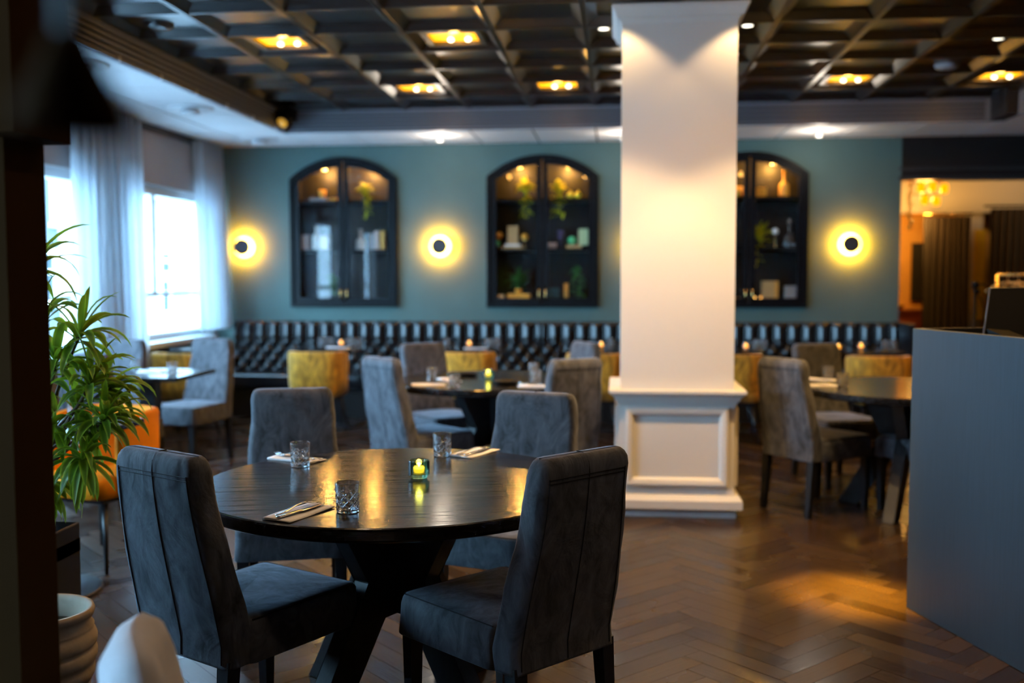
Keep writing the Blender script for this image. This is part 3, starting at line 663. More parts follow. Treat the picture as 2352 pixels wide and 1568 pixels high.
# ---------------------------------------------------------------- tufted banquette
def banquette():
    t = thing('banquette', 'long black button-tufted leather bench along the green wall', 'bench', (0, 0, 0))
    p, q = .1425, .092; zr = [.765-.092*k for k in range(0, 6)]; zt, zb = .965, .44
    def puff(x, z):
        v = abs((z-zr[0])/q)
        if z >= zr[0]:
            s = abs(math.sin(PI*x/p)); top = min(1, (zt-z)/.03)
            base = s**.7
            k = min(1, (z-zr[0])/.05)
            return .055*base*(.55+.45*math.sqrt(max(0, min(1, top))))*(.85+.15*k)
        a = x/p+(zr[0]-z)/(2*q); b_ = x/p-(zr[0]-z)/(2*q)
        return .052*(abs(math.sin(PI*a))*abs(math.sin(PI*b_)))**.62
    for (x0, x1) in ((-4.08, -.79), (-.785, 2.78)):
        bm = B(); n = int((x1-x0)/.0095); m_ = 60
        def fn(u, v):
            x = x0+(x1-x0)*u; z = zb+(zt-zb)*v; e = min(1, min(u, 1-u)*(x1-x0)/.012)
            return (x, 10.47-.05*(1-v)-puff(x, z)*e, z)
        V = grid(bm, n, m_, fn)
        for (r_, w_) in ((V[-1], 0),):
            a = [bm.verts.new((v.co.x, 10.45, zt+.012)) for v in r_]; b_ = [bm.verts.new((v.co.x, 10.585, zt+.006)) for v in r_]
            for k in range(len(r_)-1): bm.faces.new((r_[k], r_[k+1], a[k+1], a[k])); bm.faces.new((a[k], a[k+1], b_[k+1], b_[k]))
        bk = obj('backrest', bm, M_leather, t, True)
        bm = B(); b1 = None
        for j, z in enumerate(zr[:4]):
            off = 0 if j % 2 == 0 else .5; k0 = math.ceil(x0/p-off+.1); k1 = int(math.floor(x1/p-off-.1))
            for k in range(k0, k1+1):
                if j < 2:
                    if b1 is None:
                        bb = B(); lathe(bb, [(0, -.006), (.010, -.004), (.011, 0), (.008, .004), (0, .005)], 0, 0, 0, 10); b1 = bo = obj('button', bb, M_leather, bk, True)
                    else: bo = b1.copy(); COL.objects.link(bo)
                    bo.location = ((k+off)*p, 10.462-.05*(1-(z-zb)/(zt-zb)), z); continue
                lathe(bm, [(0, -.006), (.010, -.004), (.011, 0), (.008, .004), (0, .005)], (k+off)*p, 10.462-.05*(1-(z-zb)/(zt-zb)), z, 10)
        o = obj('button', bm, M_leather, bk, True); o['kind'] = 'stuff'
    bm = B(); box(bm, -4.08, 9.98, .30, 2.78, 10.46, .45, .03, 4); obj('seat', bm, M_leather, t, True)
    bm = B(); box(bm, -4.08, 10.04, .0, 2.78, 10.585, .30); obj('base', bm, M_dark, t)
    bm = B(); box(bm, 2.78, 9.98, 0, 2.825, 10.59, .985, .008); obj('end_panel', bm, M_leather, t)
    return t
banquette()

# ---------------------------------------------------------------- wall cabinets
def cabinet(cx, label):
    t = thing('wall_cabinet', label, 'cabinet', (cx, YB, 0), 0, 'arched glazed wall cabinets')
    d = .30; N = 24
    def arc(hw_, zs, zt, n=N): return [(hw_*(-1+2*k/n)*-1, arch_z(hw_*(-1+2*k/n), hw_, zs, zt)) for k in range(n+1)]
    def outline(o): return [(-CW+o, CZ0+o), (CW-o, CZ0+o)]+arc(CW-o, CZS-o*.5, CZT-o)
    def ring(name, o0, o1, y0, y1, m, par):
        bm = B(); A, C = outline(o0), outline(o1); n = len(A)
        v = [[bm.verts.new((p[0], y, p[1])) for p in P] for P, y in ((A, y0), (C, y0), (C, y1), (A, y1))]
        for a in range(4):
            for k in range(n): bm.faces.new((v[a][k], v[a][(k+1) % n], v[(a+1) % 4][(k+1) % n], v[(a+1) % 4][k]))
        return obj(name, bm, m, par)
    fr = ring('frame', 0, .045, -.035, .16, M_cab, t); ring('frame_moulding', .012, .03, -.05, -.034, M_cab, fr)
    bm = B(); box(bm, -CW+.03, .155+d-.16, CZ0+.03, CW-.03, .17+d-.16, CZT); 
    box(bm, -CW+.02, .14, CZ0+.02, -CW+.035, .16+d-.14, CZT); box(bm, CW-.035, .14, CZ0+.02, CW-.02, .16+d-.14, CZT); box(bm, -CW+.02, .14, CZT-.02, CW-.02, .16+d-.14, CZT+.0); box(bm, -CW+.02, .12, CZ0+.02, CW-.02, .16+d-.14, CZ0+.05)
    obj('carcass', bm, M_cabin, t)
    for z in (2.225, 1.705): bm = B(); box(bm, -CW+.036, .03, z, CW-.036, .15+d-.14, z+.028); obj('shelf', bm, M_cab, t)
    for s in (-1, 1):
        # door outline: half arch
        x0, x1 = .008, CW-.048
        def half(o):
            a = x0+o; b_ = x1-o; P = [(a, CZ0+.045+o), (b_, CZ0+.045+o)]
            for k in range(13):
                x = b_+(a-b_)*k/12; P.append((x, arch_z(x, CW-.045, CZS-.022, CZT-.045)-o*1.05))
            return P
        bm = B(); A, C = half(0), half(.052); n = len(A)
        v = [[bm.verts.new((s*p[0], y, p[1])) for p in P] for P, y in ((A, -.022), (C, -.022), (C, .01), (A, .01))]
        for a in range(4):
            for k in range(n): bm.faces.new((v[a][k], v[a][(k+1) % n], v[(a+1) % 4][(k+1) % n], v[(a+1) % 4][k]))
        dr = obj('door', bm, M_cab, t)
        bm = B(); P = half(.050); prism(bm, [(s*p[0], p[1]) for p in P], 'y', -.004, 0); obj('glass_pane', bm, M_pane, dr)
        bm = B()
        tube(bm, [(s*.034, -.026, 1.20), (s*.034, -.045, 1.21), (s*.034, -.045, 1.30), (s*.034, -.026, 1.31)], .007, 8); obj('handle', bm, M_brass, dr, True)
    for s in (-1, 1):
        bm = B(); lathe(bm, [(0, 0), (.022, 0), (.022, -.01), (0, -.01)], s*.25, .16, 2.60 if 1 else 0, 16); obj('cabinet_spot', bm, mat('cabinet_spot_glow', (1, .8, .5), .4, emit=(1, .6, .25), estr=7), t)
    lamp('cabinet_lamp', 'POINT', (cx-.25, YB+.17, 2.56), 11, AMBER, .02); lamp('cabinet_lamp', 'POINT', (cx+.25, YB+.17, 2.56), 11, AMBER, .02)
    return t
for (cx, s), lb in zip(CABS, ('arched black glazed wall cabinet at left, its panes reflecting the windows', 'arched black glazed wall cabinet between the second sconce and the pillar', 'arched black glazed wall cabinet half hidden by the pillar')): cabinet(cx, lb)
# ---------------------------------------------------------------- tableware
TZ = .765
def glass_tumbler(label):
    t = thing('cut_glass_tumbler', label, 'glass', (0, 0, 0), 0, 'cut crystal tumblers')
    bm = B(); n = 72
    def cut(a, z):
        if z < .008 or z > .064: return 0
        fade = min(1, (z-.008)/.004)*min(1, max(0, (.064-z)/.012))
        u = a*8/(2*PI)*2; v = z/.0125
        g = min(abs(math.sin(PI*(u+v)/2)), abs(math.sin(PI*(u-v)/2)))
        return -.0030*fade*max(0, 1-g*2.6)
    prof = [(0, 0), (.030, 0), (.0325, .002)]+[(.0325+.0035*k/30, .002+.083*k/30) for k in range(1, 31)]
    prof += [(.0355, .0862), (.0345, .0862)]+[(.0338-.0035*k/8, .085-.066*k/8) for k in range(9)]+[(.020, .0175), (0, .0175)]
    rings = []
    lathe(bm, prof[:-12], n=n, f=cut); 
    bm2 = bm
    # inner wall is plain
    bmi = B(); lathe(bmi, prof[-13:], n=n); me = bpy.data.meshes.new('tmp'); bmi.to_mesh(me); bmi.free(); bm2.from_mesh(me); bpy.data.meshes.remove(me)
    bmesh.ops.remove_doubles(bm2, verts=bm2.verts, dist=.00005)
    obj('glass_body', bm2, M_glass, t, False)
    return t
g0 = glass_tumbler('cut crystal tumbler nearest the camera, beside the fork and napkin'); g0.location = (-.779, 2.845, TZ+.001)
G = 'cut crystal tumblers'
GL = [(-1.137, 3.52, TZ, 'cut crystal tumbler in front of the back left napkin on the near table'), (-.662, 3.775, TZ, 'cut crystal tumbler at the back of the near table beside the third napkin'),
 (-1.204, 6.50, TZ, 'tumbler on the middle round table, left of its napkins and farther back'), (-.99, 6.10, TZ, 'tumbler nearest the camera on the middle round table'), (-.575, 6.95, TZ, 'tumbler at the far right of the middle round table'), (-.515, 6.38, TZ, 'tumbler on the middle round table beside the chair left of the pillar'),
 (1.385, 6.83, TZ, 'tumbler farther back on the right round table'), (1.375, 6.36, TZ, 'tumbler nearer the camera on the right round table'),
 (-3.471, 6.99, TZ, 'tumbler at the left on the square window table'), (-3.079, 6.73, TZ, 'tumbler near the right corner of the square window table'), (-2.54, 4.50, TZ, 'tumbler on the square table in front of the orange chair'),
 (-3.95, 9.55, TZ, 'tumbler on the corner booth table'), (-2.87, 9.62, TZ, 'left tumbler of the pair on the left booth table'), (-2.80, 9.66, TZ, 'right tumbler of the left pair on the left booth table'), (-2.575, 9.6, TZ, 'tumbler right of the candle on the left booth table'), (-2.515, 9.64, TZ, 'rightmost tumbler on the left booth table'),
 (-1.64, 9.62, TZ, 'left tumbler on the booth table behind the middle round table'), (-1.22, 9.6, TZ, 'right tumbler on the booth table behind the middle round table'), (-1.15, 9.64, TZ, 'rightmost tumbler on the booth table behind the middle round table'),
 (-.06, 9.64, TZ, 'tumbler on the booth table left of the pillar'), (1.29, 9.62, TZ, 'left tumbler on the booth table right of the pillar'), (1.36, 9.6, TZ, 'right tumbler on the booth table right of the pillar'), (2.46, 9.62, TZ, 'left tumbler at the far right booth table'), (2.53, 9.6, TZ, 'right tumbler at the far right booth table')]
for x, y, z, lb in GL: dup(g0, (x, y, z+.001), random.random(), lb)
def napkin(label):
    t = thing('folded_napkin', label, 'napkin', (0, 0, 0), 0, 'folded white napkins')
    bm = B(); 
    for k, (x0, x1, z0) in enumerate(((-.048, .048, 0), (-.047, .002, .0032))):
        nx, ny = 6, 14; 
        def f1(u, v, zz): return (x0+(x1-x0)*u, -.105+.21*v, z0+zz+.0012*math.sin(5*v+3*u))
        a = grid(bm, nx, ny, lambda u, v: f1(u, v, .001)); b_ = grid(bm, nx, ny, lambda u, v: f1(u, v, .0042))
        bd = [[r[0] for r in V] for V in (a, b_)]; be = [[r[-1] for r in V] for V in (a, b_)]
        for A, C in ((bd[0], bd[1]), (be[0], be[1]), (a[0], b_[0]), (a[-1], b_[-1])):
            for k2 in range(len(A)-1): bm.faces.new((A[k2], A[k2+1], C[k2+1], C[k2]))
    obj('folded_paper', bm, M_napkin, t, True); return t
def fork(label):
    t = bpy.data.objects.new('x', None); bpy.data.objects.remove(t)
    bm = B(); P = [(.0, -.10, .002), (0, -.06, .004), (0, 0, .012), (0, .03, .013), (0, .045, .008), (0, .06, .005)]
    wd = [.006, .0055, .003, .0035, .011, .0125]
    secs = [[(p[0]-w_, p[1], p[2]), (p[0]+w_, p[1], p[2]), (p[0]+w_, p[1], p[2]+.0022), (p[0]-w_, p[1], p[2]+.0022)] for p, w_ in zip(P, wd)]
    loft(bm, secs)
    for x in (-.0105, -.0035, .0035, .0105): tube(bm, [(x, .058, .006), (x, .08, .005), (x*.95, .105, .012)], .0014, 6, .0009)
    o = obj('fork', bm, M_steel, None, True); return tag(o, label, 'fork', 'polished steel forks')
def knife(label):
    bm = B(); P = [(-.105, .006), (-.06, .0065), (-.01, .0045), (0, .009), (.05, .0095), (.085, .008), (.105, .002)]
    loft(bm, [[(-w_, y, .002), (w_, y, .002), (w_*.8, y, .006 if y < 0 else .0035), (-w_*.8, y, .006 if y < 0 else .0035)] for y, w_ in P])
    o = obj('knife', bm, M_steel, None, True); return tag(o, label, 'knife', 'polished steel knives')
n0 = napkin('folded white napkin nearest the camera under a fork and knife'); n0.location = (-.912, 2.808, TZ); n0.rotation_euler = (0, 0, math.radians(-20))
f0 = fork('steel fork with raised tines on the nearest napkin'); k0 = knife('steel knife lying on the nearest napkin')
f0.location = (-.925, 2.835, TZ+.008); f0.rotation_euler = (0, 0, math.radians(-18)); k0.location = (-.905, 2.81, TZ+.008); k0.rotation_euler = (0, 0, math.radians(-22))
NP = [(-1.19, 3.645, TZ, 65, 'folded white napkin behind the back left tumbler of the near table'), (-.545, 3.84, TZ, -25, 'folded white napkin at the back right of the near table'),
 (-1.18, 6.24, TZ, -78, 'folded napkin at the left edge of the middle round table'), (-.50, 6.23, TZ, 80, 'folded napkin at the right edge of the middle round table'), (-1.10, 6.55, TZ, 30, 'folded napkin beside the farther left tumbler of the middle round table'),
 (1.27, 6.42, TZ, 75, 'folded napkin at the left edge of the right round table'), (1.33, 6.80, TZ, 60, 'folded napkin behind the tumblers of the right round table'), (-3.30, 6.90, TZ, 80, 'folded napkin in the middle of the square window table'), (-3.14, 6.92, TZ, 20, 'folded napkin beyond the tumbler of the square window table'), (-2.80, 4.42, TZ, 85, 'folded napkin on the square table behind the plant'), (-2.66, 9.45, TZ, 85, 'folded napkin on the left booth table'), (-1.33, 9.45, TZ, 85, 'folded napkin on the booth table behind the middle round table')]
for i, (x, y, z, r_, lb) in enumerate(NP):
    dup(n0, (x, y, z), math.radians(r_), lb)
    if i in (0, 1, 3, 5, 7):
        w_ = lb.replace('folded white napkin', '').replace('folded napkin', '').strip()
        for src, dx, nm in ((f0, -.008, 'steel fork on the napkin '), (k0, .012, 'steel knife on the napkin ')):
            o = src.copy(); COL.objects.link(o); o.location = (x+dx, y, z+.008); o.rotation_euler = (0, 0, math.radians(r_+(4 if dx > 0 else -4))); o['label'] = nm+w_
def candle(label, green=True):
    t = thing('candle_holder', label, 'candle', (0, 0, 0), 0, 'glass candle holders')
    bm = B(); n = 60; m_ = 18
    def bump(a, z):
        if z < .010 or z > .058: return 0
        return .0010*(abs(math.sin(a*30))*abs(math.sin(PI*(z-.010)/.0043)))**.6
    prof = [(0, .0), (.026, .0), (.029, .003), (.029, .008), (.0345, .011)]+[(.0355, .011+.047*k/44) for k in range(1, 45)]+[(.0350, .061), (.0335, .0615), (.0325, .059), (.0325, .016), (.028, .013), (0, .013)]
    lathe(bm, prof, n=120, f=lambda a, z: bump(a, z)); obj('glass_cup', bm, M_green if green else M_glass, t, True)
    bm = B(); lathe(bm, [(0, .014), (.020, .014), (.0205, .030), (.019, .031), (0, .0295)], n=24); wx = obj('wax', bm, M_wax, t, True)
    bm = B(); lathe(bm, [(0, 0), (.0035, .004), (.0042, .009), (.002, .016), (0, .021)], 0, 0, .033, 10); obj('flame', bm, M_flame, wx, True)
    return t
cd = candle('lit green beaded glass candle holder on the near round table'); cd.location = (-.668, 3.35, TZ+.001)
cd2 = candle('small lit clear candle glass on the left booth table', False); cd2.location = (-2.69, 9.66, TZ+.001)
dup(cd, (-.855, 6.66, TZ+.001), 0, 'lit green glass candle holder on the middle round table'); 
for x, y, lb in ((-1.427, 9.68, 'small lit candle on the booth table behind the middle round table'), (-.152, 9.6, 'small lit candle on the booth table left of the pillar'), (2.236, 9.6, 'small lit candle on the right booth table'), (1.18, 9.5, 'small lit candle on the booth table right of the pillar'), (2.0, 9.45, 'small candle at the left of the right booth table')):
    dup(cd2, (x, y, TZ+.001), 0, lb)
for (x, y, e) in ((-.668, 3.35, .5), (-.855, 6.66, .5)): lamp('candle_glow', 'POINT', (x, y, TZ+.055), e, AMBER, .012)
bm = B(); lathe(bm, [(0, 0), (.06, 0), (.085, .02), (.083, .021), (.058, .005), (0, .005)], n=32); o = obj('shallow_dish', bm, M_blackpl, None, True, (-1.03, 6.86, TZ+.001)); tag(o, 'black shallow dish on the middle round table', 'dish', 'shallow black dishes')
o2 = o.copy(); COL.objects.link(o2); o2.location = (-.70, 6.35, TZ+.001); o2['label'] = 'dark dish on the middle round table in front of the candle'

# ---------------------------------------------------------------- plants
def leaf_mat(name, a, b_):
    m = mat(name, a, .42); nt = m.node_tree; N = nt.nodes; L = nt.links; p = N['Principled BSDF']
    uv = N.new('ShaderNodeUVMap'); sp = N.new('ShaderNodeSeparateXYZ'); L.new(uv.outputs[0], sp.inputs[0])
    wv = N.new('ShaderNodeMath'); wv.operation = 'PINGPONG'; wv.inputs[1].default_value = .5; L.new(sp.outputs[0], wv.inputs[0])
    mr = N.new('ShaderNodeMapRange'); mr.inputs[1].default_value = .08; mr.inputs[2].default_value = .3; L.new(wv.outputs[0], mr.inputs[0])
    mx = N.new('ShaderNodeMix'); mx.data_type = 'RGBA'; mx.inputs[6].default_value = (*b_, 1); mx.inputs[7].default_value = (*a, 1); L.new(mr.outputs[0], mx.inputs[0]); L.new(mx.outputs[2], p.inputs['Base Color'])
    tl = N.new('ShaderNodeBsdfTranslucent'); tl.inputs[0].default_value = (b_[0]*1.3, b_[1]*1.3, b_[2], 1); ms = N.new('ShaderNodeMixShader'); ms.inputs[0].default_value = .3
    L.new(p.outputs[0], ms.inputs[1]); L.new(tl.outputs[0], ms.inputs[2]); L.new(ms.outputs[0], N['Material Output'].inputs[0]); return m
M_leaf = leaf_mat('striped_green_leaf', (.045, .115, .012), (.32, .46, .035)); M_leaf2 = leaf_mat('yellow_green_leaf', (.45, .46, .02), (.75, .68, .03)); M_leaf3 = leaf_mat('soft_green_leaf', (.03, .12, .03), (.08, .22, .05))
M_stem = mat('brown_plant_stem', (.10, .065, .03), .7, noise=.3, nscale=30)
def leaf(bm, uvl, base, d, L_, W_, droop, up=Vector((0, 0, 1)), twist=0):
    base = Vector(base); d = Vector(d).normalized(); n = 8; rows = []; p = base.copy(); dirn = d.copy()
    for k in range(n+1):
        s = k/n; wv = W_*(math.sin(PI*min(1, s*.93+.07))**.75)*(1 if s < .99 else .0); side = dirn.cross(up)
        if side.length < .15: side = dirn.cross(Vector((1, .3, 0)))
        side.normalize(); side = Matrix.Rotation(twist, 3, dirn) @ side; nn = side.cross(dirn)
        rows.append((p-side*wv+nn*wv*.35, p, p+side*wv+nn*wv*.35)); p = p+dirn*L_/n; dirn = (dirn+Vector((0, 0, -droop/n*(.5+1.5*s)))).normalized()
    V = [[bm.verts.new(q) for q in r] for r in rows]
    for k in range(n):
        for j in (0, 1):
            f = bm.faces.new((V[k][j], V[k][j+1], V[k+1][j+1], V[k+1][j]))
            for lp, u in zip(f.loops, (j*.5, j*.5+.5, j*.5+.5, j*.5)): lp[uvl].uv = (u, k/n)
def rosette(bm, uvl, c, ax, n, L_, W_, droop, spread=1.0):
    ax = Vector(ax).normalized(); a1 = ax.orthogonal().normalized(); a2 = ax.cross(a1)
    for k in range(n):
        th = k*2.4+random.uniform(-.3, .3); el = spread*(.25+.95*(k/n))+random.uniform(-.15, .15)
        d = ax*math.cos(el)+(a1*math.cos(th)+a2*math.sin(th))*math.sin(el)
        leaf(bm, uvl, Vector(c)-ax*.05*(k/n)+Vector((0, 0, 0)), d, L_*random.uniform(.75, 1.12), W_*random.uniform(.8, 1.15), droop*random.uniform(.5, 1.3), twist=random.uniform(-.5, .5))
random.seed(21)
t = thing('dracaena_plant', 'bushy green dracaena with striped strap leaves growing in the dark tall planter at left', 'plant', (-2.18, 3.40, .5))
O = Vector((-2.18, 3.40, .5)); bm = B(); uvl = bm.loops.layers.uv.new('UVMap'); st = B()
# rosette tips: position, axis, count, leaf length
RS = [((-1.83, 3.30, 1.26), (.5, -.1, .75), 17, .19), ((-1.79, 3.28, 1.10), (.35, -.2, .85), 20, .20), ((-1.90, 3.25, 1.17), (.1, -.3, .8), 16, .17), ((-1.73, 3.27, .975), (.55, -.2, .6), 20, .17),
      ((-1.80, 3.22, .83), (.25, -.8, .15), 22, .18), ((-1.92, 3.24, .95), (.0, -.6, .4), 18, .17), ((-1.93, 3.22, .73), (.3, -.5, -.4), 16, .15), ((-2.0, 3.35, 1.33), (-.2, -.1, .9), 14, .19),
      ((-1.86, 3.35, 1.02), (.4, .2, .5), 18, .18), ((-2.02, 3.3, 1.08), (-.4, -.4, .5), 16, .18), ((-1.76, 3.36, 1.06), (.7, .1, .25), 14, .17), ((-2.05, 3.25, .82), (-.3, -.6, .1), 14, .17), ((-2.15, 3.4, 1.45), (-.1, 0, 1), 16, .2), ((-1.84, 3.32, .92), (.3, -.1, .1), 16, .16), ((-2.02, 3.34, 1.50), (.35, 0, .9), 12, .22)]
for c, ax, n_, L_ in RS:
    c = Vector(c)-O; rosette(bm, uvl, c, ax, int(n_*1.35), L_, .0145, 1.7, 1.2)
    b0 = Vector((random.uniform(-.05, .06), random.uniform(-.06, .06), -.02)); mid = (b0+c)/2+Vector((-.04, .02, .10)); axv = Vector(ax).normalized()
    P = []
    for k in range(13):
        s = k/12; P.append(((1-s)**3)*b0+3*((1-s)**2)*s*(b0+Vector((0, 0, .25)))+3*(1-s)*s*s*(c-axv*.12+Vector((0, 0, .0)))+s**3*c)
    tube(st, P, .009, 7, .005)
obj('foliage', bm, M_leaf, t, True); obj('stem', st, M_stem, t, True)
t = thing('tall_planter', 'tall dark box planter at the left edge of the picture holding the leafy plant', 'planter', (-2.18, 3.40, 0))
bm = B(); box(bm, -.17, -.17, 0, .17, .17, .53, .006); bmesh.ops.delete(bm, geom=[f for f in bm.faces if f.normal.z > .9 and f.calc_area() > .08], context='FACES'); box(bm, -.17, -.17, .42, .17, .17, .47)
obj('planter_box', bm, M_dark, t)
bm = B(); grid(bm, 12, 12, lambda u, v: (-.155+.31*u, -.155+.31*v, .475+.012*math.sin(9*u)*math.sin(8*v))); obj('soil', bm, M_soil, t, True)
t = thing('ribbed_clay_pot', 'empty beige ribbed clay pot on the floor at the bottom left', 'pot', (-1.865, 3.05, 0))
bm = B(); P = [(0, 0), (.085, 0)]
for k in range(40):
    s = k/39; z = .01+.30*s; r = .09+.075*math.sin(PI*.62*s+.12)+.010*abs(math.sin(PI*s*5.2))**.6; P.append((r, z))
P += [(.150, .325), (.163, .345), (.167, .36), (.163, .372), (.150, .372), (.142, .355), (.138, .30), (.13, .26)]
lathe(bm, P, n=56, f=lambda a, z: .002*math.sin(3*a+20*z)); obj('pot_body', bm, M_clay, t, True)
bm = B(); lathe(bm, [(0, .302), (.08, .298), (.138, .302)], n=40); obj('soil', bm, M_soil, t, True)

# ---------------------------------------------------------------- things in the wall cabinets
CY = 10.72; S1, S2, S0 = 2.254, 1.734, 1.171
def put(name, bm, m, label, cat, loc, smooth=True, group='ornaments in the wall cabinets'):
    return tag(obj(name, bm, m, None, smooth, loc), label, cat, group)
def bottle(name, x, z, r, h, m, label, cat='bottle', neck=.3, nr=.3):
    bm = B(); b_ = h*(1-neck); lathe(bm, [(0, 0), (r, 0), (r*1.02, .01), (r, b_*.75), (r*.75, b_*.93), (r*nr, b_+.01), (r*nr, h-.01), (r*nr*1.3, h-.008), (r*nr*1.3, h), (0, h)], n=20); return put(name, bm, m, label, cat, (x, CY, z))
def book(x, z, w_, h, m, label, cat='book', d=.13, name='book'):
    bm = B(); box(bm, -w_/2, -d/2, 0, w_/2, d/2, h, .002, 1); o = put(name, bm, m, label, cat, (x, CY, z), False); return o
def ball(x, z, r, m, label): bm = B(); sphere(bm, (0, 0, r), r); return put('glass_ball', bm, m, label, 'ball', (x, CY-.03, z))
def sprig(x, z, h, m, label, trail=0, pot=None, n=26, name='potted_plant'):
    n = int(n*1.5)
    t = thing(name, label, 'plant', (x, CY-.02, z), 0, 'greenery in the wall cabinets')
    bm = B(); uvl = bm.loops.layers.uv.new('UVMap')
    for k in range(n):
        th = random.uniform(0, 2*PI); el = random.uniform(.1, 1.3); leaf(bm, uvl, (random.uniform(-.02, .02), random.uniform(-.02, .02), .05+random.uniform(0, h*.4)), (math.cos(th)*math.sin(el), math.sin(th)*math.sin(el)*.35, math.cos(el)), h*random.uniform(.4, .7), .018, 1.2)
    for k in range(trail):
        x_ = random.uniform(-.05, .06); y_ = -.07; 
        for q in range(9):
            zz = .06-q*.028-random.uniform(0, .01); leaf(bm, uvl, (x_+.012*math.sin(q*2), y_, zz), (random.uniform(-1, 1), -.15, random.uniform(-.6, .2)), .05, .014, 1)
    obj('foliage', bm, m, t, True)
    bm = B(); lathe(bm, [(0, 0), (.032, 0), (.042, .05), (.038, .05), (0, .045)], n=20); obj('small_pot', bm, pot or M_dark, t, True); return t
M_or = mat('amber_ceramic', (.8, .36, .04), .35); M_wh = mat('white_ceramic', (.75, .72, .68), .4); M_pk = mat('pinkish_paper', (.62, .48, .44), .7); M_gr = mat('grey_linen_cover', (.30, .29, .30), .8)
M_tan = mat('tan_book_cloth', (.55, .36, .16), .7); M_pg = mat('pale_green_card', (.55, .66, .35), .7); M_tl = mat('dark_teal_box', (.03, .09, .11), .6); M_oc = mat('ochre_candle', (.75, .38, .08), .5)
M_gb = mat('green_glass_ball', (.1, .6, .25), .1, coat=1); M_purp = mat('violet_goblet_glass', (.35, .3, .6), .08, trans=.7)
# left cabinet
book(-3.20, S1, .19, .03, M_gr, 'grey book lying under the amber cup on the top shelf, left cabinet')
bm = B(); lathe(bm, [(0, 0), (.028, 0), (.04, .09), (.036, .09), (0, .012)], n=24); put('ceramic_cup', bm, M_or, 'amber cup on the grey book, top shelf of the left cabinet', 'cup', (-3.17, CY, S1+.031))
bm = B(); lathe(bm, [(0, 0), (.02, 0), (.045, .03), (.042, .03), (0, .006)], n=24); put('ceramic_bowl', bm, M_or, 'small amber bowl right of the grey book in the left cabinet', 'bowl', (-3.03, CY-.03, S1))
sprig(-2.70, S1, .17, M_leaf2, 'yellow-green trailing plant on the top shelf of the left cabinet', 3)
bottle('ceramic_bottle', -3.245, S2, .042, .25, M_wh, 'white bottle on the middle shelf of the left cabinet')
book(-3.36, S2, .07, .16, M_pk, 'pinkish book standing left of the white bottle in the left cabinet'); book(-3.14, S2, .09, .15, M_pk, 'pinkish box right of the white bottle in the left cabinet', 'box', name='paper_box')
bottle('ceramic_figure', -2.755, S2, .05, .22, M_wh, 'pale tapering ceramic figure on the middle shelf of the left cabinet', 'ornament', .45, .35)
for x, h, m_, lb in ((-2.63, .17, M_gr, 'grey book standing left of the pale one in the left cabinet'), (-2.573, .20, M_pk, 'pale pink book standing at the right of the left cabinet'), (-2.507, .20, M_oc, 'amber-topped candle at the right end of the middle shelf, left cabinet')): book(x, S2, .04, h, m_, lb, 'book' if m_ is not M_oc else 'candle', .09, 'book' if m_ is not M_oc else 'pillar_candle')
sprig(-3.06, S0, .32, M_leaf3, 'thin green plant on the floor of the left cabinet', 0, None, 14)
# middle cabinet
sprig(-.965, S1, .20, M_leaf2, 'yellow plant at the left of the top shelf of the middle cabinet', 3, None, 34); sprig(-.62, S1, .17, M_leaf2, 'yellow flowering plant at the right of the top shelf of the middle cabinet', 4, None, 34)
for x, lb in ((-.50, 'yellow gourd nearer the plant on the top shelf of the middle cabinet'), (-.42, 'yellow gourd at the right end of the top shelf of the middle cabinet')):
    bm = B(); sphere(bm, (0, 0, .035), .038, 16, .9); tube(bm, [(0, 0, .06), (.01, 0, .085)], .006, 6); put('yellow_gourd', bm, mat('yellow_gourd_skin', (.8, .62, .03), .4), lb, 'gourd', (x, CY-.04, S1))
book(-1.11, S2, .20, .025, M_tan, 'brown book lying lowest on the middle shelf of the middle cabinet'); book(-1.105, S2+.0255, .17, .025, M_wh, 'pale book lying on the brown one in the middle cabinet'); book(-1.107, S2+.051, .11, .19, M_tan, 'tan book standing on the two lying books in the middle cabinet', d=.04)
ball(-1.255, S2+.10, .042, M_or, 'orange ball at the left of the middle shelf, middle cabinet'); ball(-1.275, S2+.022, .036, M_gb, 'green glass ball below the orange one in the middle cabinet'); ball(-.978, S2+.085, .038, M_or, 'orange ball right of the tan book in the middle cabinet')
for x, z, lb in ((-1.255, S2, 'small dark stand under the orange ball at left in the middle cabinet'), (-.978, S2, 'small dark stand under the orange ball beside the tan book')):
    bm = B(); h_ = .10 if x < -1.1 else .085; lathe(bm, [(0, 0), (.02, 0), (.004, .01), (.004, h_-.01), (.015, h_), (0, h_)], n=14); put('ball_stand', bm, M_brass, lb, 'stand', (x+.0, CY-.03 if x > -1.1 else CY+.03, z))
bm = B(); lathe(bm, [(0, 0), (.035, 0), (.006, .008), (.005, .07), (.03, .10), (.042, .19), (.039, .19), (.026, .105), (0, .08)], n=28); put('goblet', bm, M_purp, 'violet-rimmed goblet in the middle cabinet', 'goblet', (-.60, CY, S2))
for x, lb in ((-.71, 'left small pale cup beside the goblet in the middle cabinet'), (-.665, 'right small pale cup beside the goblet in the middle cabinet')):
    bm = B(); lathe(bm, [(0, 0), (.02, 0), (.026, .06), (.022, .06), (0, .01)], n=20); put('small_cup', bm, M_pk, lb, 'cup', (x, CY-.04, S2))
ball(-.48, S2+.04, .045, M_gb, 'green glass ball right of the goblet in the middle cabinet'); book(-.46, S2, .16, .035, M_tan, 'ochre book lying under the green ball right of the goblet'); book(-.362, S2+.036, .10, .17, M_pg, 'pale green box standing at the right of the middle shelf, middle cabinet', 'box', .07, 'card_box')
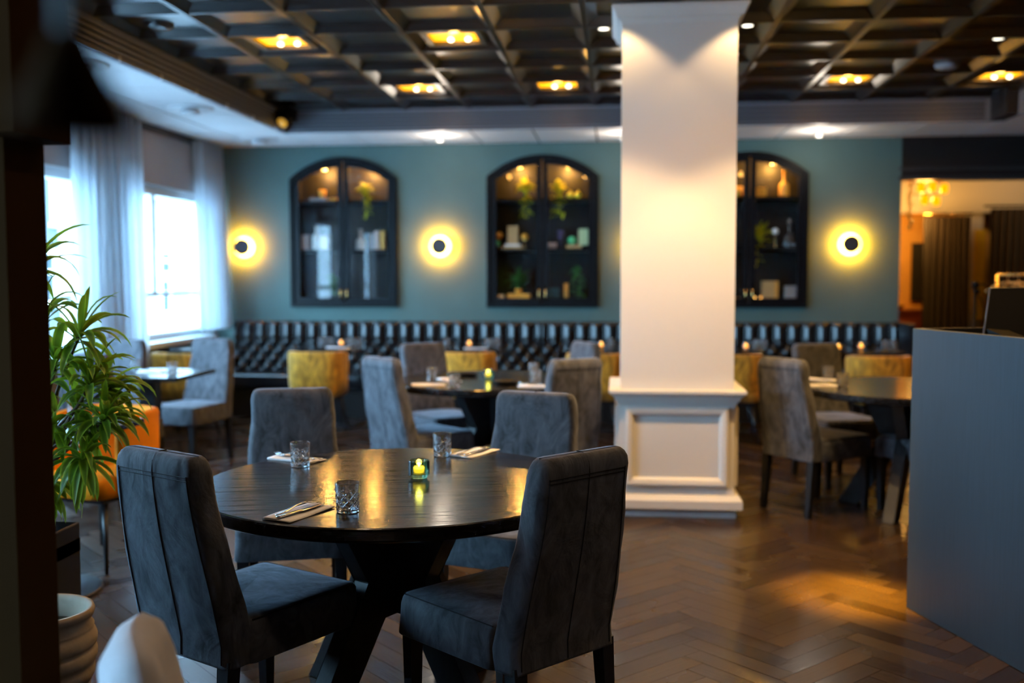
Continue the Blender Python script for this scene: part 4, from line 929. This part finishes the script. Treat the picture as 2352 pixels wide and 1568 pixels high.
sprig(-1.045, S0+.09, .25, M_leaf3, 'round green bush plant at the bottom of the middle cabinet', 0, M_or, 46); book(-1.045, S0, .24, .088, M_or, 'amber wooden block under the bush plant of the middle cabinet', 'block', .12, 'wooden_block')
bm = B(); lathe(bm, [(0, 0), (.035, 0), (.035, .08), (.031, .08), (0, .01)], n=20); put('white_cup', bm, M_wh, 'white cup at the bottom left of the middle cabinet', 'cup', (-1.235, CY-.03, S0))
book(-.70, S0, .16, .15, M_tl, 'dark teal box at the bottom of the middle cabinet', 'box', .1, 'teal_box')
bm = B(); lathe(bm, [(0, 0), (.024, 0), (.024, .20), (0, .20)], n=18); put('pillar_candle', bm, M_oc, 'tall ochre candle at the bottom of the middle cabinet', 'candle', (-.54, CY-.02, S0))
sprig(-.425, S0+.22, .14, M_leaf3, 'trailing dark green plant at the bottom right of the middle cabinet', 5, None, 20); book(-.425, S0, .08, .218, M_dark, 'dark block under the trailing plant of the middle cabinet', 'block', .1, 'wooden_block')
# right cabinet
bottle('ceramic_bottle', 1.697, S1, .052, .27, M_or, 'amber long-necked bottle on the top shelf of the right cabinet', neck=.45, nr=.28); book(1.45, S1, .12, .09, M_or, 'amber box on the top shelf of the right cabinet', 'box', name='amber_box')
bm = B(); lathe(bm, [(0, 0), (.04, 0), (.045, .11), (.04, .11), (0, .01)], n=20); put('ceramic_cup', bm, M_or, 'amber cup on the top shelf of the right cabinet beside the pillar edge', 'cup', (1.236, CY, S1))
sprig(1.46, S2, .24, M_leaf2, 'yellow-green plant on the middle shelf of the right cabinet', 1, None, 26); ball(1.61, S2+.13, .035, M_wh, 'pale yellow ball on a stem in the right cabinet')
bm = B(); lathe(bm, [(0, 0), (.02, 0), (.004, .01), (.004, .125), (.012, .13), (0, .13)], n=14); put('ball_stand', bm, M_brass, 'thin stand under the pale ball in the right cabinet', 'stand', (1.61, CY-.03, S2))
bottle('glass_decanter', 1.755, S2, .06, .30, M_glass, 'clear glass decanter in the right cabinet', 'decanter', .55, .22)
for x, lb in ((1.411, 'left of the two small lit candles at the bottom of the right cabinet'), (1.470, 'right of the two small lit candles at the bottom of the right cabinet')): dup(cd2, (x, CY-.05, S0), 0, lb)
book(1.545, S0, .12, .22, M_tan, 'cream book standing at the bottom of the right cabinet'); book(1.625, S0, .035, .22, M_oc, 'orange book standing at the bottom of the right cabinet'); book(1.775, S0, .12, .17, M_gr, 'grey box at the bottom right of the right cabinet', 'box', name='grey_box')
bm = B(); lathe(bm, [(0, 0), (.03, 0), (.05, .05), (.046, .05), (0, .008)], n=20); put('ceramic_bowl', bm, M_oc, 'ochre bowl at the bottom left door of the right cabinet', 'bowl', (1.22, CY-.03, S0))

# ---------------------------------------------------------------- counter with its things
CD = Vector((.22, -.729, 0)).normalized(); rz = math.atan2(CD.y, CD.x)
t = thing('service_counter', 'tall blue-black counter at the right edge of the picture', 'counter', (1.262, 4.50, 0), rz)
bm = B(); box(bm, 0, 0, 0, 1.9, .03, 1.222, .002, 1); obj('front_panel', bm, M_counter, t)
bm = B(); box(bm, 0.03, .03, 0, 1.9, .60, 1.13); box(bm, 0.0, .03, 0, .03, .6, 1.222); obj('counter_body', bm, M_dark, t)
bm = B(); box(bm, .03, .03, 1.13, 1.9, .60, 1.16, .003, 1); obj('worktop', bm, M_blackpl, t)
# till on the worktop
t = thing('touch_till', 'black tilted touchscreen till on the counter at the right edge', 'till', (1.60, 4.22, 1.16), math.radians(10))
bm = B(); loft(bm, [[(-.16, -.02, .05), (.13, -.02, .05), (.13, .0, .055), (-.16, .0, .055)], [(-.09, .07, .235), (.13, .07, .235), (.13, .085, .225), (-.09, .085, .225)]]); sc = obj('screen_housing', bm, M_blackpl, t)
bm = B(); tube(bm, [(-.163, -.018, .05), (-.093, .072, .236)], .004, 6); tube(bm, [(-.09, .072, .237), (.13, .072, .237)], .003, 6); obj('screen_rim', bm, M_steel, sc)
bm = B(); box(bm, -.10, .0, 0, .13, .16, .02, .005); box(bm, -.03, .05, .02, .06, .10, .15, .01); obj('stand', bm, M_blackpl, t)
t = thing('card_terminal', 'small black payment terminal with coloured keys beside the till', 'card terminal', (1.53, 4.13, 1.16), math.radians(25))
bm = B(); loft(bm, [[(-.045, -.08, z), (.045, -.08, z), (.045, .08, z*2.2), (-.045, .08, z*2.2)] for z in (.0, .035)]); obj('terminal_body', bm, M_blackpl, t)
for x, c in ((-.028, (.8, .05, .02)), (0, (.8, .5, .02)), (.028, (.05, .5, .1))): bm = B(); box(bm, x-.011, -.07, .037, x+.011, -.045, .043); obj('key', bm, mat('key_%d' % (x*1000), c, .4), t)
t = thing('straw_glass', 'glass of pale straws on the counter at the right picture edge', 'glass', (1.655, 4.05, 1.161))
bm = B(); lathe(bm, [(0, 0), (.028, 0), (.034, .09), (.032, .09), (.026, .005), (0, .005)], n=28); obj('glass_body', bm, M_glass, t, True)
for k in range(9): a = k*.7; bm = B(); tube(bm, [(.012*math.cos(a), .012*math.sin(a), .008), (.04*math.cos(a), .04*math.sin(a), .17+.004*k)], .003, 8); obj('straw', bm, mat('cream_straw', (.75, .6, .42), .6), t, True)

# garment rack and stand beyond the counter
t = thing('coat_rack', 'brass coat rail with wooden hangers beyond the counter', 'coat rack', (3.11, 7.6, 0))
bm = B(); tube(bm, [(-.40, 0, 1.45), (.40, 0, 1.45)], .012, 10); tube(bm, [(-.40, .0, 0), (-.40, 0, 1.45)], .013, 10); tube(bm, [(.40, 0, 0), (.40, 0, 1.45)], .013, 10); tube(bm, [(-.40, -.2, .013), (-.40, .2, .013)], .013, 10); tube(bm, [(.40, -.2, .013), (.40, .2, .013)], .013, 10); obj('rail_frame', bm, M_brass, t, True)
h0 = None
for k in range(9):
    if h0 is None:
        bm = B(); tube(bm, [(0, 0, 0), (.0, .01, .022), (0, -.008, .035), (0, 0, -.012), (0, 0, -.03)], .002, 5); tube(bm, [(0, -.19, -.10), (0, -.09, -.05), (0, 0, -.028), (0, .09, -.05), (0, .19, -.10)], .008, 6); tube(bm, [(0, -.19, -.10), (0, .19, -.10)], .005, 6)
        h0 = obj('clothes_hanger', bm, mat('hanger_wood', (.55, .32, .10), .45), None, True); o = h0
    else: o = h0.copy(); COL.objects.link(o)
    o.location = (2.78+.075*k, 7.6, 1.43); o.rotation_euler = (0, 0, .5+.05*k); tag(o, 'wooden clothes hanger on the brass rail beyond the counter', 'hanger', 'wooden hangers on the brass rail')
t = thing('black_stand', 'thin black stand with looped cable left of the till, beyond the counter', 'stand', (2.56, 7.6, 0))
bm = B(); tube(bm, [(0, 0, 0), (0, 0, 1.36)], .012, 10); lathe(bm, [(0, 0), (.12, 0), (.12, .012), (0, .02)], n=28); obj('pole', bm, M_blackpl, t, True)
bm = B(); sphere(bm, (0, 0, 1.38), .028); sphere(bm, (.01, 0, 1.33), .022); obj('head', bm, M_blackpl, t, True)
bm = B(); tube(bm, [(0, 0, 1.37), (.05, 0, 1.385), (.09, 0, 1.36), (.10, .02, 1.2), (.11, .02, .6), (.10, 0, .1)], .005, 6); tube(bm, [(0, 0, 1.31), (.04, 0, 1.28), (.07, .01, 1.2), (.08, 0, .9)], .004, 6); obj('cable', bm, M_blackpl, t, True)

# ---------------------------------------------------------------- bar room beyond the opening
def drape(name, label, x0, x1, y, z0, z1, folds, flare):
    bm = B(); ph = random.random()*5
    def fn(u, v):
        w_ = 1+flare*(1-v)**1.5; return ((x0+x1)/2+(u-.5)*(x1-x0)*w_+.01*math.sin(9*u+4*v), y+.045*math.sin(u*folds*2*PI+ph)*(1.1-.5*v), z0+(z1-z0)*v)
    grid(bm, folds*10, 14, fn); tag(obj(name, bm, M_curtbr, None, True), label, 'curtain', 'dark brown curtains in the far room')
drape('brown_curtain', 'dark brown curtain on a rail, left one in the far room', 3.60, 4.13, 12.5, .0, 2.14, 8, .12); drape('brown_curtain', 'dark brown curtain, right one in the far room', 4.32, 4.95, 12.4, .0, 2.22, 9, .08)
bm = B(); tube(bm, [(3.45, 12.5, 2.17), (4.16, 12.5, 2.17)], .012, 8); tag(obj('curtain_rail', bm, M_brass, None, True), 'brass rail over the left brown curtain in the far room', 'curtain rail', 'rails in the far room')
bm = B(); tube(bm, [(4.25, 12.4, 2.25), (5.15, 12.4, 2.25)], .012, 8); tag(obj('curtain_rail', bm, M_blackpl, None, True), 'dark rail over the right brown curtain in the far room', 'curtain rail', 'rails in the far room')
bm = B(); box(bm, 4.18, 12.85, 0, 4.40, 13.19, 2.86); struct(obj('wall_bar_pier', bm, mat('grey_pier_paint', (.55, .55, .58), .7)))
bm = B(); box(bm, 3.0, 12.75, 2.2, 5.2, 13.19, 2.86); struct(obj('wall_bar_soffit', bm, mat('grey_soffit_paint', (.5, .48, .47), .7)))
t = thing('sideboard', 'red-brown wooden sideboard in the far room at the end of the bench', 'sideboard', (3.37, 12.9, 0))
bm = B(); box(bm, -.50, -.25, .05, .45, .25, 1.0, .004); obj('cabinet_body', bm, M_redwood, t); bm = B(); box(bm, -.52, -.27, 1.0, .47, .26, 1.03, .003); obj('top', bm, M_redwood, t)
for x in (-.38, 0.02): 
    bm = B(); box(bm, x, -.262, .12, x+.38, -.25, .9); d_ = obj('door', bm, M_redwood, t); bm = B(); tube(bm, [(x+.33, -.275, .5), (x+.33, -.275, .6)], .008, 8); obj('handle', bm, M_brass, d_, True)
bm = B(); lathe(bm, [(0, 0), (.05, 0), (.09, .05), (.085, .05), (0, .01)], n=24); tag(obj('brass_bowl', bm, M_brass, None, True, (3.42, 12.85, 1.031)), 'glowing brass bowl on the red-brown sideboard', 'bowl')
bm = B(); box(bm, 3.66, 13.15, 1.12, 3.90, 13.19, 1.85, .004); tag(obj('dark_picture', bm, M_dark, None), 'dark upright panel on the far amber wall beside the left brown curtain', 'picture')
bm = B(); box(bm, 4.30, 12.88-.06, .9, 4.42, 12.84, 2.0, .003); tag(obj('yellow_board', bm, mat('yellow_board_paint', (.8, .6, .04), .6), None), 'upright yellow board between the two brown curtains', 'board')
bm = B(); box(bm, 4.82, 12.28, .9, 5.15, 12.32, 1.95, .003); tag(obj('red_board', bm, M_redwood, None), 'red-brown board in front of the right brown curtain', 'board')
t = thing('glass_chandelier', 'amber glass lantern cluster hanging inside the opening to the far room', 'chandelier', (3.24, 11.3, 2.86))
bm = B(); lathe(bm, [(0, 0), (.08, 0), (.07, -.03), (0, -.03)], n=24); tube(bm, [(0, 0, 0), (0, 0, -.4)], .006, 8); tube(bm, [(-.16, 0, -.42), (.20, 0, -.42)], .007, 8); tube(bm, [(-.16, 0, -.55), (.20, 0, -.55)], .006, 8); obj('metal_frame', bm, M_brass, t, True)
M_lant = mat('amber_lantern_glass', (.9, .4, .04), .3, emit=(1, .34, .0), estr=1.3)
for x, z in ((-.02, -.48), (.10, -.47), (.22, -.49), (.02, -.61), (.14, -.62)): bm = B(); lathe(bm, [(0, -.055), (.035, -.05), (.045, 0), (.035, .05), (0, .055)], x, 0, z, 16); obj('lantern', bm, M_lant, t, True)
bm = B()
for k in range(9): sphere(bm, (-.13+.012*math.sin(k*2), 0, -.46-.055*k), .026, 12)
obj('glass_drops', bm, mat('glare_white_glass', (.85, .85, .88), .1), t, True)  # white base colour stands in for the glare on clear glass drops
lamp('chandelier_lamp', 'POINT', (3.30, 11.5, 2.3), 16, AMBER, .06); lamp('bar_lamp', 'POINT', (3.55, 12.3, 2.1), 22, AMBER, .08); lamp('bar_lamp', 'POINT', (4.7, 11.9, 2.6), 8, WARM, .08)

# ---------------------------------------------------------------- near out-of-focus dark object and the street
t = thing('blurred_dark_object', 'blurred unidentified dark object close to the camera at the top left', 'object', (-.268, .48, 1.522))  # made-up shade and cord standing in for an unidentified dark blur
bm = B(); lathe(bm, [(0, .048), (.009, .048), (.014, .036), (.025, .014), (.028, 0), (.026, 0), (.016, .018), (0, .03)], n=32); obj('blurred_body', bm, M_brownwall, t, True)
bm = B(); tube(bm, [(0, 0, .046), (0, 0, 1.54)], .006, 8); obj('cord', bm, M_dark, t)
bm = B(); box(bm, -60, -10, -3.6, XL-1.0, 70, -3.5); struct(obj('street_ground', bm, mat('pale_paving', (.5, .52, .54), .9, noise=.08, nscale=1)))
def house(name, x, y0, y1, z1, label, wins, m, siding=True):
    t = thing(name, label, 'building', (x, (y0+y1)/2, -3.5), 0, 'buildings across the street'); cyy = (y0+y1)/2
    bm = B(); box(bm, -8, y0-cyy, 0, 0, y1-cyy, z1+3.5)
    if siding:
        k = y0
        while k < y1: box(bm, 0, k-cyy, 0, .02, k-cyy+.03, z1+3.5); k += .22
    obj('facade', bm, m, t)
    bm = B(); box(bm, -8.1, y0-cyy-.1, z1+3.5, .25, y1-cyy+.1, z1+3.75); obj('eaves', bm, M_white, t)
    for (a, b_, c, d) in wins:
        bm = B(); a_, b2, c2, d2 = a-cyy, b_-cyy, c+3.5, d+3.5; tw = .07
        box(bm, 0, a_-tw, c2-tw, .07, b2+tw, c2); box(bm, 0, a_-tw, d2, .07, b2+tw, d2+tw); box(bm, 0, a_-tw, c2, .07, a_, d2); box(bm, 0, b2, c2, .07, b2+tw, d2); box(bm, 0, a_, (c2*.4+d2*.6)-.03, .06, b2, (c2*.4+d2*.6)+.03); box(bm, 0, a_-tw*2, c2-tw*1.8, .16, b2+tw*2, c2-tw)
        wf = obj('window', bm, M_white, t); bm = B(); box(bm, .02, a_, c2, .03, b2, d2); obj('pane', bm, M_fwin, wf)
house('town_house', -11, 11.5, 21.2, 7.5, 'pale boarded house seen through the left window beside the dark partition', [(18.85, 19.45, 2.55, 3.55), (17.0, 17.6, 2.55, 3.55), (18.3, 18.8, 1.0, 1.9), (18.95, 19.4, 1.0, 1.9), (15.2, 15.9, 2.55, 3.55), (15.2, 15.9, .2, 1.4)], M_fac)
house('town_house', -11.5, 21.8, 36, 3.4, 'white house seen through the far window', [(24.5, 25.1, 1.55, 2.05), (24.5, 25.0, .55, 1.35), (27, 28, .4, 2), (22.6, 23.3, .3, 1.2)], M_fac2)
